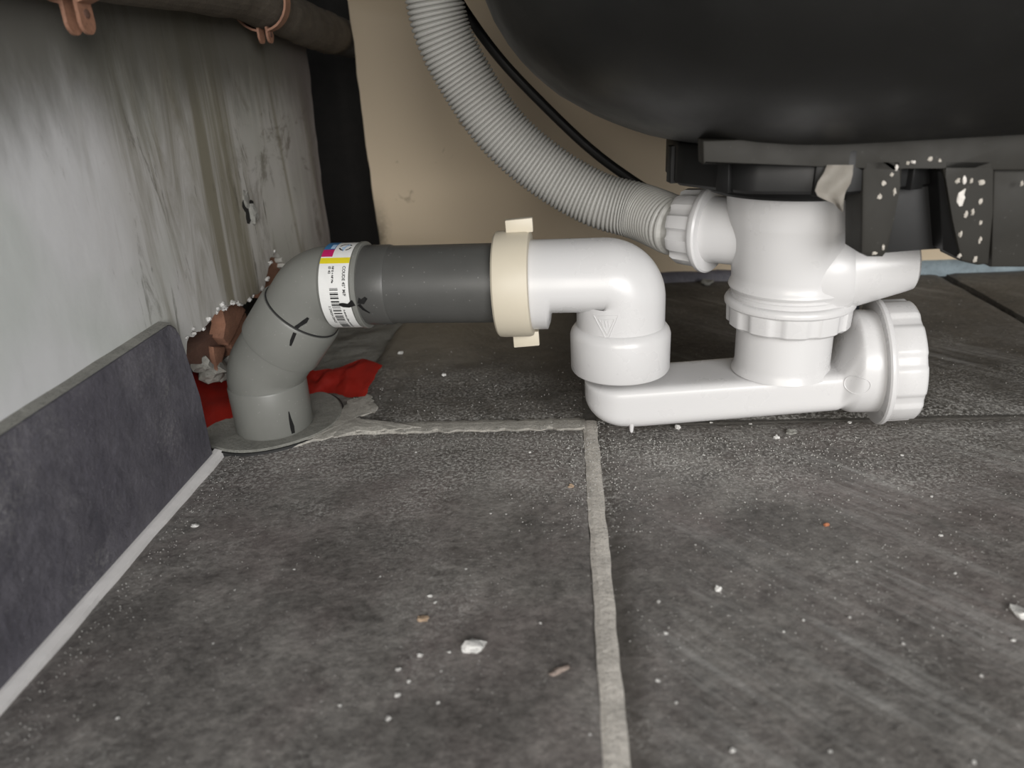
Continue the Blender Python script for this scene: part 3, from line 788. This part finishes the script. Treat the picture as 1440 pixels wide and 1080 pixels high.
# cream compression nut on the grey pipe
nc = at(724, 397, 0.4080); nc.z = HZ - 0.0004
na = (-ax + Vector((0, 0, 0.015))).normalized()
bm = bmesh.new()
lathe(bm, nc, na, [(0.0256, -0.0092), (0.0284, -0.0098), (0.0294, -0.0088), (0.0297, -0.0060), (0.0297, 0.0080), (0.0291, 0.0096), (0.0280, 0.0100), (0.0226, 0.0098)], 72)
cream = obj('coupling_nut', bm, 'cream', trap); cream['label'] = 'cream winged compression nut on the dark grey pipe'
for s, (px, py) in ((1, (735, 318)), (-1, (727, 471))):
    p = at(px, py, 0.400); bm = bmesh.new()
    zz0, zz1 = (nc.z + 0.0285, nc.z + 0.0362) if s > 0 else (nc.z - 0.0372, nc.z - 0.0285)
    x0 = nc.x - 0.0035 + (0.001 if s > 0 else 0); x1 = x0 + 0.0150
    box(bm, x0, x1, nc.y - 0.0025, nc.y + 0.0025, zz0, zz1, 0.0006)
    for v in bm.verts:
        v.co.z += (v.co.x - nc.x) * 0.06; v.co.x += (v.co.z - nc.z) * (-0.03)
    obj('nut_wing', bm, 'cream', cream)

# horizontal trap tube: flat topped U section, rounded left end, swelling into the round cleanout socket
ZT = 0.0358
cap_c = at(1238, 508, tubeY(0.184)); cap_c = Vector((cap_c.x, tubeY(cap_c.x), cap_c.z))
x_end = cap_c.x
def u_radius(th, hw=0.0213, up=0.0165, dn=0.0112):
    c, s = math.cos(th), math.sin(th)
    if s > 0:      # flat top with small corner radius (high power superellipse)
        n = 9.0; return (abs(c / hw) ** n + abs(s / up) ** n) ** (-1 / n)
    n = 2.6; return (abs(c / hw) ** n + abs(s / dn) ** n) ** (-1 / n)
ys = Vector((-td.y, td.x, 0)).normalized()
NS = 80; rs = []
angs = []
for k in range(NS):
    angs.append(2 * PI * k / NS)
ZC = ZT - 0.0165
stations = []
Lend = 0.0215
for k in range(13):
    a = PI / 2 * (1 - k / 12); stations.append((TX - Lend * math.sin(a), max(0.02, math.cos(a)), 0.0))
xs1 = at(1168, 520, tubeY(0.15)).x; xs2 = at(1200, 480, tubeY(0.165)).x
x = TX + 0.008
while x < xs1: stations.append((x, 1.0, 0.0)); x += 0.004
for k in range(0, 13): t = k / 12; stations.append((xs1 + (xs2 - xs1) * t, 1.0, t * t * (3 - 2 * t)))
stations += [(xs2 + 0.004, 1, 1), (x_end, 1, 1)]
for (x, k, t) in stations:
    ring = []; cen = Vector((x, tubeY(x), ZC + tubeZ(x)))
    for th in angs:
        r0 = u_radius(th); p0 = Vector((math.cos(th) * r0, math.sin(th) * r0))
        kb = math.sqrt(max(0.0, 1 - max(0.0, 1 - (x - (TX - Lend)) / 0.034) ** 2.2))
        if k < 1: p0.x *= k
        if p0.y < 0.0165: p0.y = 0.0165 - (0.0165 - p0.y) * (0.30 + 0.70 * kb) * (1 - 0.9 * max(0.0, x - TX))
        r1 = 0.0285; p1 = Vector((math.cos(th) * r1, math.sin(th) * r1 + cap_c.z - ZC - tubeZ(x)))
        p = p0.lerp(p1, t)
        if t > 0 and p.y < -0.0145: p.y = -0.0145 - (abs(p.y) - 0.0145) * 0.45
        ring.append(cen + ys * p.x + Vector((0, 0, p.y)))
    rs.append(ring)
bm = bmesh.new(); rings(bm, rs)
from mathutils.bvhtree import BVHTree
tube_bvh = BVHTree.FromBMesh(bm)
tube = obj('trap_tube', bm, 'white', trap, sharp=50)
# moulding sprue under the left end
p = at(887, 601, 0.400); bm = bmesh.new()
p = at(888, 608, 0.3862)
lathe(bm, p, (0.02, 0.16, 1), [(0.0006, 0), (0.0011, 0.001), (0.0022, 0.012)], 16); obj('moulding_pin', bm, 'white', tube)
# raised ring mark by the cleanout
rc = at(1207, 543, tubeY(0.168) - 0.0260); bm = bmesh.new(); NB = []
for k in range(33):
    a = 2 * PI * k / 32
    p = rc + td * (0.0056 * math.cos(a)) + Vector((0, 0, 0.0050 * math.sin(a))) - ys * 0.03
    hit = tube_bvh.ray_cast(p, ys)[0]
    NB.append(hit if hit is not None else p + ys * 0.03)
sweep(bm, NB, 0.00035, 6, False, False); obj('ring_mark', bm, 'white', tube, sharp=None)
# cleanout cap: flange, grip ribs
def scallop(nrib, depth, duty=0.5):
    def f(t, r, s):
        u = (t * nrib / (2 * PI)) % 1.0
        d = abs(u - 0.5) * 2
        return -depth * max(0.0, min(1.0, (d - duty) / 0.16))
    return f
cap_t = obj_parent = None
bm = bmesh.new()
cap_d = Vector((1, -0.10, 0.070)).normalized()
lathe(bm, cap_c, cap_d, [(0.0270, -0.0040), (0.0344, -0.0040), (0.0352, -0.0031), (0.0352, -0.0016), (0.0345, -0.0006), (0.0335, -0.0004)], 72)
cap = obj('cap_flange', bm, 'white', trap)
cap.name = 'cleanout_cap'
bm = bmesh.new()
lathe(bm, cap_c, cap_d, [(0.0330, -0.0006), (0.0337, 0.0004), (0.0334, 0.0130), (0.0322, 0.0146), (0.0298, 0.0154), (0.0285, 0.0140)], 144, scallop(9, 0.0013, 0.62))
obj('cap_grip', bm, 'white', cap)

# upright tee: inlet stub, slip nut, tailpiece, dishwasher branches
VX = at(1106, 450, 0.4015).x; VY = tubeY(VX)
def zat(px, py): return at(px, py, VY).z
zstub = zat(1103, 500)
bm = bmesh.new(); lathe(bm, (VX - 0.001, VY, 0), (0, 0, 1), [(0.0272, ZT + tubeZ(VX) - 0.0015), (0.0260, ZT + tubeZ(VX) + 0.0014), (0.0255, ZT + tubeZ(VX) + 0.004), (0.0255, 0.075)], 56)
obj('inlet_stub', bm, 'white', trap)
n0 = zat(1106, 453); n1 = zat(1106, 414)
bm = bmesh.new()
lathe(bm, (VX, VY, 0), (0, 0, 1), [(0.0262, n0 + 0.0014), (0.0305, n0), (0.0324, n0 + 0.0016), (0.0328, n1 - 0.0042)], 144, scallop(11, 0.0012, 0.60), cap0=True)
slip_nut = obj('slip_nut', bm, 'white', trap)
bm = bmesh.new(); lathe(bm, (VX, VY, 0), (0, 0, 1), [(0.0328, n1 - 0.0048), (0.0339, n1 - 0.0038), (0.0341, n1 - 0.0022), (0.0333, n1 - 0.0006), (0.0322, n1)], 72)
obj('nut_flange', bm, 'white', slip_nut)
ztop = zat(1111, 262); zstep = zat(1111, 312)
bm = bmesh.new()
def cupmod(t, r, z):
    if z >= zstep or z < n1 + 0.012: return 0
    k = max(0.0, min(1.0, (t - 1.75) / 0.7)) * max(0.0, min(1.0, (4.6 - t) / 0.5))
    return -0.0040 * k
lathe(bm, (VX, VY, 0), (0, 0, 1), [(0.0300, n1 - 0.002), (0.0308, n1 + 0.0004), (0.0308, n1 + 0.0022), (0.0300, n1 + 0.0026), (0.0300, n1 + 0.0044), (0.0318, n1 + 0.0048), (0.0325, n1 + 0.0062), (0.0320, n1 + 0.0078), (0.0311, n1 + 0.0092), (0.0312, n1 + 0.013), (0.0336, zstep - 0.006), (0.0346, zstep - 0.0006), (0.0348, zstep + 0.0001), (0.0352, zstep + 0.002), (0.0362, ztop)], 96, cupmod)
tail = obj('tailpiece', bm, 'white', trap)
# right branch with its closed spigot
bz = zat(1160, 372)
s0p = at(1188, 372, VY - 0.006); s1p = at(1284, 364, VY - 0.010)
bd = (s1p - s0p).normalized(); bo = Vector((VX, VY - 0.004, s0p.z + (VX - s0p.x) * bd.z / bd.x)); 
sB = (s0p - bo).dot(bd); sE = (s1p - bo).dot(bd)
bm = bmesh.new(); lathe(bm, bo, bd, [(0.0240, 0.0), (0.0262, sB * 0.45), (0.0250, sB - 0.002), (0.0238, sB)], 56)
obj('branch_boss', bm, 'white', tail)
bm = bmesh.new(); lathe(bm, bo, bd, [(0.0226, sB - 0.002), (0.0229, sB), (0.0160, sE - 0.004), (0.0152, sE - 0.0014), (0.0130, sE), (0.0002, sE + 0.0006)], 56)
obj('closed_spigot', bm, 'white', tail)
# left branch and hose nut
hd = Vector((-0.80, 0.60, 0.0)).normalized()
hb = at(997, 322, VY + 0.020)
ho = hb - hd * 0.032
bm = bmesh.new(); lathe(bm, ho, hd, [(0.0178, 0.0), (0.0180, 0.029), (0.0186, 0.034), (0.0186, 0.040)], 48); obj('hose_branch', bm, 'white', tail)
bm = bmesh.new(); lathe(bm, ho, hd, [(0.0186, 0.0295), (0.0232, 0.0295), (0.0241, 0.0305), (0.0241, 0.0325), (0.0230, 0.0340)], 56); hn = obj('hose_nut', bm, 'white', trap)
bm = bmesh.new(); lathe(bm, ho, hd, [(0.0218, 0.0340), (0.0212, 0.0460), (0.0200, 0.0485), (0.0172, 0.0488)], 120, scallop(10, 0.0020, 0.55)); obj('nut_grip', bm, 'white', hn)

# ------------------------------------------------------------------ corrugated hose and black cable
h0 = ho + hd * 0.040
h0 = ho + hd * 0.0500
hp = [h0, h0 + hd * 0.004, at(900, 298, 0.458), at(838, 280, 0.468), at(770, 241, 0.474), at(706, 185, 0.476), at(655, 112, 0.476), at(622, 45, 0.474), at(607, -25, 0.472), at(601, -80, 0.470), at(598, -150, 0.468)]
cp = resample(spline(hp, 24), 0.00066)
bm = bmesh.new(); HR = 0.0160
rad = [HR + (0.0005, 0.0008, 0.0005, -0.0010)[i % 4] for i in range(len(cp))]
sweep(bm, cp, rad, 40)
tag(obj('corrugated_hose', bm, 'hose', sharp=None, origin=(h0.x, h0.y, h0.z - HR)), 'light grey corrugated drain hose curving down to the white trap', 'hose')
cb = spline([at(628, -60, 0.56), at(640, -10, 0.56), at(668, 36, 0.56), at(708, 88, 0.56), at(762, 145, 0.56), at(826, 206, 0.56), at(884, 250, 0.56), at(960, 298, 0.555), at(1040, 350, 0.545), at(1110, 392, 0.535), at(1150, 440, 0.52), at(1160, 480, 0.51)], 12)
bm = bmesh.new(); sweep(bm, cb, 0.0034, 16)
tag(obj('black_cable', bm, 'cable', sharp=None, origin=cb[-1]), 'thin black cable hanging behind the grey corrugated hose', 'cable')
bm = bmesh.new()
q0 = atz(1186, 492, 0.008)
sweep(bm, spline([q0, at(1186, 450, q0.y), at(1190, 410, q0.y), at(1188, 360, q0.y - 0.005), at(1186, 300, q0.y - 0.01)], 8), 0.0092, 24)  # upright blue-black tube shape behind the slip nut
tag(obj('dark_tube_shape', bm, 'blueblack', sharp=None, origin=q0), 'blue-black tube shape standing behind the white slip nut', 'tube')

# ------------------------------------------------------------------ black sink bowl, drain nut, bracket
SB = zat(1100, 190)
def g(d):                                                      # bowl profile: distance out from the drain line -> height
    tab = [(0.0, 0.0), (0.060, 0.0), (0.074, 0.002), (0.092, 0.008), (0.112, 0.018), (0.130, 0.030), (0.142, 0.042), (0.152, 0.056), (0.160, 0.080), (0.167, 0.115), (0.172, 0.165), (0.174, 0.215), (0.176, 0.252)]
    for (a, za), (b, zb_) in zip(tab, tab[1:]):
        if d <= b: return za + (zb_ - za) * (d - a) / (b - a)
    return tab[-1][1]
prof_d = [0.036, 0.050, 0.060, 0.066, 0.072, 0.080, 0.088, 0.097, 0.106, 0.114, 0.122, 0.128, 0.134, 0.140, 0.146, 0.152, 0.157, 0.161, 0.165, 0.168, 0.171, 0.174, 0.176]
zs = [g(d) for d in prof_d]
for _ in range(2): zs = [zs[0]] + [(zs[i - 1] + 2 * zs[i] + zs[i + 1]) / 4 for i in range(1, len(zs) - 1)] + [zs[-1]]
A, B = Vector((VX, VY, 0)), Vector((0.60, VY + 0.02, 0))
bm = bmesh.new(); rs = []
for d, z in zip(prof_d, zs):
    ring = []
    for k in range(33): a = PI / 2 + PI * k / 32; ring.append(Vector((A.x + d * math.cos(a), A.y + d * math.sin(a), SB + z)))
    for k in range(1, 13): t = k / 13; ring.append(Vector((A.x + (B.x - A.x) * t, A.y + (B.y - A.y) * t - d, SB + z)))
    for k in range(33): a = -PI / 2 + PI * k / 32; ring.append(Vector((B.x + 0.5 * d * math.cos(a), B.y + d * math.sin(a), SB + z)))
    for k in range(1, 13): t = k / 13; ring.append(Vector((B.x + (A.x - B.x) * t, B.y + (A.y - B.y) * t + d, SB + z)))
    rs.append(ring)
rings(bm, rs, True, True, False)
tag(obj('sink_bowl', bm, 'black', sharp=60, origin=(VX, VY, SB)), 'large black sink bowl overhanging from the upper right', 'sink')

nut = thing('drain_nut', 'wide black drain nut under the sink bowl, above the white trap', 'drain nut', (VX, VY, ztop))
nb = zat(1111, 245); nt = SB + 0.0005
def octo(t, r, s):
    u = ((t + PI / 10) % (PI / 5)) - PI / 10
    return r * (math.cos(PI / 10) / math.cos(u) - 1) * 0.9
bm = bmesh.new(); lathe(bm, (VX, VY, 0), (0, 0, 1), [(0.046, nb), (0.0672, nb), (0.0690, nb + 0.0015), (0.0690, nt - 0.002), (0.0675, nt)], 80, octo)
obj('nut_body', bm, 'blacknut', nut)
for k in range(10):                                            # grip lugs
    a = PI / 5 * k + 0.15; c = Vector((VX + 0.0675 * math.cos(a), VY + 0.0675 * math.sin(a), 0)); bm = bmesh.new()
    dx, dy = Vector((-math.sin(a), math.cos(a), 0)), Vector((math.cos(a), math.sin(a), 0))
    prism(bm, [c - dx * 0.0035 + dy * 0.0016 + Vector((0, 0, nb)), c + dx * 0.0035 + dy * 0.0016 + Vector((0, 0, nb)), c + dx * 0.003 + dy * 0.0014 + Vector((0, 0, nt - 0.002)), c - dx * 0.003 + dy * 0.0014 + Vector((0, 0, nt - 0.002))], -dy * 0.006, 0.0005)
    obj('grip_lug', bm, 'blacknut', nut)
bm = bmesh.new(); lathe(bm, (VX, VY, 0), (0, 0, 1), [(0.036, ztop - 0.0005), (0.0455, ztop - 0.0002), (0.0470, ztop + 0.0012), (0.0475, nb + 0.001)], 72)
obj('rubber_washer', bm, 'rubber', nut)

BYF = 0.332
def b_(px, py, dy=0.0): return at(px, py, BYF + dy)
br = thing('support_bracket', 'dusty black ribbed plastic bracket spattered with white, hanging right of the trap', 'bracket', b_(1300, 370))
bm = bmesh.new(); prism(bm, [b_(988, 198), b_(1190, 192), b_(1460, 186), b_(1460, 240), b_(1330, 240), b_(1325, 233), b_(1270, 233), b_(1262, 243), b_(1214, 240), b_(1200, 232), b_(989, 231)], (0, 0.012, 0), 0.0011)
obj('top_rail', bm, 'bracket', br, sharp=30)
def leg(px):
    bm = bmesh.new(); prism(bm, [b_(x, y) for x, y in px], (0, 0.020, 0), 0.0018); return obj('rib', bm, 'bracket', br, sharp=30)
leg([(1213, 222), (1272, 222), (1266, 262), (1257, 310), (1250, 352), (1243, 362), (1222, 362), (1211, 357)])
leg([(1322, 222), (1400, 222), (1396, 300), (1392, 372), (1378, 374), (1352, 368), (1340, 310), (1330, 250)])
bm = bmesh.new(); prism(bm, [b_(1398, 222, 0.004), b_(1470, 220, 0.004), b_(1470, 376, 0.004), b_(1394, 376, 0.004)], (0, 0.014, 0), 0.0012); obj('side_plate', bm, 'bracket', br, sharp=30)
bm = bmesh.new(); prism(bm, [b_(1240, 225, 0.014), b_(1345, 225, 0.014), b_(1352, 352, 0.014), b_(1318, 350, 0.014), b_(1242, 356, 0.014)], (0, 0.004, 0), 0.0005); obj('web', bm, 'blacknut', br, sharp=30)  # darker plastic paints in the shade of the recess between the ribs
bm = bmesh.new(); prism(bm, [b_(1318, 240, 0.004), b_(1330, 240, 0.001), b_(1352, 366, 0.001), b_(1326, 352, 0.004)], (0, 0.012, 0), 0.0005); obj('web_corner', bm, 'blacknut', br, sharp=30)
for i, (x, y, sx, sy) in enumerate([(1352, 278, 7, 13), (1347, 254, 4, 5), (1356, 253, 4, 6), (1366, 254, 3, 4), (1381, 256, 6, 4), (1358, 302, 4, 6), (1368, 298, 3, 5), (1379, 283, 4, 5), (1379, 313, 3, 4), (1261, 235, 3, 5), (1254, 246, 3, 3), (1243, 258, 4, 4), (1258, 269, 3, 6), (1237, 277, 4, 5), (1285, 228, 4, 3), (1277, 229, 3, 3), (1308, 223, 4, 4), (1321, 226, 3, 3), (1242, 348, 3, 5), (1437, 258, 3, 4), (1378, 338, 3, 5), (1350, 330, 3, 6), (1371, 365, 4, 5), (1349, 360, 4, 4), (1230, 356, 5, 3)]):
    bm = bmesh.new(); lump(bm, b_(x, y, -0.0001 if y > 222 else 0), sx * 0.00022, 0.0005, sy * 0.00024, i, 2, 0.9)
    obj('paint_spot', bm, 'paint' if i in (0, 2, 9, 14) else 'sealant', br, sharp=None)
# dried flap of sealant
bm = bmesh.new(); L_ = [(1163, 232), (1158, 244), (1150, 256), (1146, 268), (1150, 276), (1160, 281), (1172, 286), (1183, 297)]; R_ = [(1200, 232), (1199, 246), (1196, 258), (1190, 268), (1188, 274), (1187, 280), (1186, 288), (1186, 298)]
vs = []
for (a, b) in zip(L_, R_):
    row = []
    for k in range(7):
        x = a[0] + (b[0] - a[0]) * k / 6; y = a[1] + (b[1] - a[1]) * k / 6
        row.append(bm.verts.new(b_(x, y, -0.003 + 0.0016 * math.sin(k * 0.9 + y * 0.09))))
    vs.append(row)
for a, b in zip(vs, vs[1:]):
    for k in range(6): bm.faces.new((a[k], a[k + 1], b[k + 1], b[k]))
bmesh.ops.solidify(bm, geom=list(bm.faces), thickness=0.0009)
tag(obj('sealant_flap', bm, 'sealant', sharp=50, origin=b_(1180, 297)), 'curled beige flap of dried sealant hanging from the black bracket rail', 'sealant flap')

# ------------------------------------------------------------------ red plastic sheet on the floor behind the grey elbow
bm = bmesh.new()
front = [atz(282, 600, 0.001), atz(330, 592, 0.001), atz(372, 580, 0.001), atz(425, 562, 0.001), atz(448, 556, 0.001), atz(470, 554, 0.001), atz(490, 560, 0.001), atz(514, 558, 0.001)]
back = [at(262, 516, 0.47), at(318, 536, 0.475), at(375, 530, 0.48), at(425, 523, 0.485), at(452, 520, 0.49), at(478, 516, 0.495), at(510, 505, 0.50), at(538, 513, 0.487)]
front[0] = Vector((-0.236, 0.405, 0.003)); 
fs_, bs_ = spline(front, 5), spline(back, 5); vs = []
for i, (a, b) in enumerate(zip(fs_, bs_)):
    row = []
    for k in range(11):
        t = k / 10; p = a.lerp(b, t)
        p.z += 0.0035 * math.sin(PI * t) * (0.5 + noise.noise(Vector((i * 0.3, k * 0.2, 2)))) + noise.noise(Vector((i * 0.45, k * 0.5, 8))) * 0.0022
        p.z = max(p.z, 0.0016)
        p.x += noise.noise(Vector((i * .6, k * .7, 5))) * 0.0016
        row.append(bm.verts.new(p))
    vs.append(row)
for a, b in zip(vs, vs[1:]):
    for k in range(10): bm.faces.new((a[k], a[k + 1], b[k + 1], b[k]))
bmesh.ops.solidify(bm, geom=list(bm.faces), thickness=0.0004)
tag(obj('plastic_sheet', bm, 'red', sharp=45, origin=(-0.19, 0.46, 0.0016)), 'crumpled red plastic sheet lying behind the foot of the grey elbow', 'plastic sheet')

# ------------------------------------------------------------------ crumbs and dust on the floor
def crumb(px, py, s, mat, label, name='plaster_crumb', cat='crumb', flat=0.6, asp=1.0, rot=0.0, group=None, seed=0, z0=0.0):
    p = atz(px, py, z0 + s * flat * 0.4)
    bm = bmesh.new(); lump(bm, p, s * asp, s, s * flat, seed, 2, 0.75, rot)
    o = obj(name, bm, mat, sharp=25, origin=(p.x, p.y, p.z - s * flat)); tag(o, label, cat, group); return o
crumb(665, 909, 0.0034, 'chip', 'largest white plaster chip, on the tile left of the grout line', 'plaster_chip', 'chip', 0.5, 1.25, 0.2, seed=11)
crumb(787, 942, 0.0013, 'wood', 'pale wood splinter lying near the vertical grout line', 'wood_splinter', 'splinter', 0.6, 3.6, 0.55, seed=2)
crumb(803, 684, 0.0013, 'chiptan', 'tan grit beside the vertical grout line under the trap', 'tan_grit', 'crumb', 0.8, 1.3, seed=3)
crumb(1162, 738, 0.0012, 'chiporange', 'orange brick crumb on the right tile', 'brick_crumb', 'crumb', 0.8, 1.2, seed=5)
crumb(1010, 828, 0.0014, 'chip', 'round white bead of plaster on the right tile', 'plaster_bead', 'crumb', 0.9, 1.05, seed=8)
crumb(1437, 862, 0.0032, 'chip', 'white plaster chip at the right edge of the photo', 'plaster_chip', 'chip', 0.6, 1.3, -0.5, seed=21)
crumb(594, 870, 0.0018, 'chiptan', 'tan flattened crumb left of the largest white chip', 'tan_grit', 'crumb', 0.4, 1.4, seed=31)
crumb(274, 739, 0.0014, 'chip', 'white crumb on the left tile nearest the skirting', 'plaster_crumb', 'crumb', 0.5, 1.5, seed=33)
crumb(563, 496, 0.0020, 'chip', 'white crumb on the floor behind the grey pipe, right of the red sheet', 'plaster_crumb', 'crumb', 0.6, 1.2, seed=35, z0=0.0008)
crumb(624, 527, 0.0015, 'chip', 'white crumb under the grey pipe, left of the trap', 'plaster_crumb', 'crumb', 0.6, 1.2, seed=36, z0=0.0008)
crumb(953, 601, 0.0018, 'chip', 'white crumb just before the trap tube, right of the moulding pin', 'plaster_crumb', 'crumb', 0.8, 1.1, seed=37)
crumb(1092, 615, 0.0017, 'chip', 'white crumb before the middle of the trap tube', 'plaster_crumb', 'crumb', 0.8, 1.1, seed=38)
crumb(1112, 608, 0.0024, 'mortar', 'grey lump of mortar before the middle of the trap tube', 'mortar_crumb', 'crumb', 0.6, 1.2, seed=39)
crumb(994, 397, 0.0040, 'mortar', 'grey mortar lump at the foot of the beige board', 'mortar_crumb', 'crumb', 0.7, 1.4, seed=40, z0=0.001)
gl = 'tiny white plaster crumb on the front slate tile %s of the pale grout line'
small = [(590, 921, 9), (560, 941, 8), (546, 1010, 9), (575, 958, 7), (632, 917, 5), (605, 838, 7), (612, 847, 5), (535, 811, 4), (478, 992, 6), (616, 988, 6), (559, 977, 9), (620, 944, 4), (760, 876, 5), (829, 1033, 5), (745, 636, 5), (799, 630, 5), (773, 734, 4), (712, 723, 4), (1000, 594, 5), (1130, 872, 5), (1195, 868, 5), (1102, 888, 4), (1323, 753, 6), (1030, 1055, 8), (1370, 1072, 6), (936, 890, 8), (925, 957, 8), (1167, 1057, 7), (951, 988, 5), (926, 846, 7), (1268, 640, 5), (1055, 596, 5), (1195, 594, 6), (1310, 698, 5), (985, 722, 4), (990, 640, 5), (690, 722, 4), (414, 801, 5), (330, 830, 4), (655, 800, 4), (440, 905, 4), (300, 905, 4), (165, 1010, 5), (420, 660, 4), (585, 636, 4), (1343, 806, 5), (1205, 790, 4), (1270, 905, 5), (1380, 950, 5), (1425, 900, 6)]
for i, (x, y, s) in enumerate(small):
    depth = (atz(x, y) - CO).length
    crumb(x, y, s * 0.5 * depth / FPX * 0.72, 'chip', gl % ('left' if atz(x, y).x < GX else 'right'), 'plaster_crumb', 'crumb', 0.55, 1.2, i * 0.7, 'tiny white crumbs on the front tile ' + ('left' if atz(x, y).x < GX else 'right') + ' of the grout', i + 60)
# uncountable dust grains
bm = bmesh.new(); G = []
def grains(n, f, s0=0.00016, s1=0.00042):
    for _ in range(n):
        x, y = f()
        if -0.203 < x < 0.36 and 0.12 < y < 0.73: G.append((x, y, R.uniform(s0, s1)))
gs = R.gauss
grains(900, lambda: (R.uniform(-0.01, 0.17), 0.395 - abs(gs(0, 0.030))), 0.0002, 0.0006)
grains(450, lambda: (gs(GX, 0.018), R.uniform(0.30, 0.42)), 0.0002, 0.0005)
grains(420, lambda: (R.uniform(-0.16, 0.0), GY - 0.006 - abs(gs(0, 0.016))))
grains(350, lambda: (-0.204 + abs(gs(0, 0.012)), R.uniform(0.16, 0.39)))
grains(260, lambda: (R.uniform(-0.15, 0.01), GY + 0.006 + abs(gs(0, 0.07))), 0.0002, 0.0005)
grains(800, lambda: (R.uniform(0.02, 0.24), R.uniform(0.22, 0.41)))
grains(1000, lambda: (R.uniform(-0.2, 0.2), R.uniform(0.15, 0.41)), 0.00014, 0.0003)
grains(200, lambda: (R.uniform(0.05, 0.34), R.uniform(0.40, 0.72)), 0.0002, 0.0004)
for x, y, s in G:
    c = Vector((x, y, 0.0005 + s * 0.4)); k = [Vector((s, 0, 0)), Vector((0, s, 0)), Vector((-s, 0, 0)), Vector((0, -s, 0))]
    a = R.uniform(0, 6.28); rot = Matrix.Rotation(a, 3, 'Z')
    q = [bm.verts.new(c + (rot @ v) * R.uniform(.6, 1.3)) for v in k]; t = bm.verts.new(c + Vector((0, 0, s * .8))); b = bm.verts.new(c - Vector((0, 0, s)))
    for i in range(4): bm.faces.new((q[i], q[(i + 1) % 4], t)); bm.faces.new((q[(i + 1) % 4], q[i], b))
o = obj('plaster_dust', bm, 'dust', sharp=None); o['kind'] = 'stuff'; tag(o, 'fine pale plaster dust sprinkled over the slate floor', 'dust')
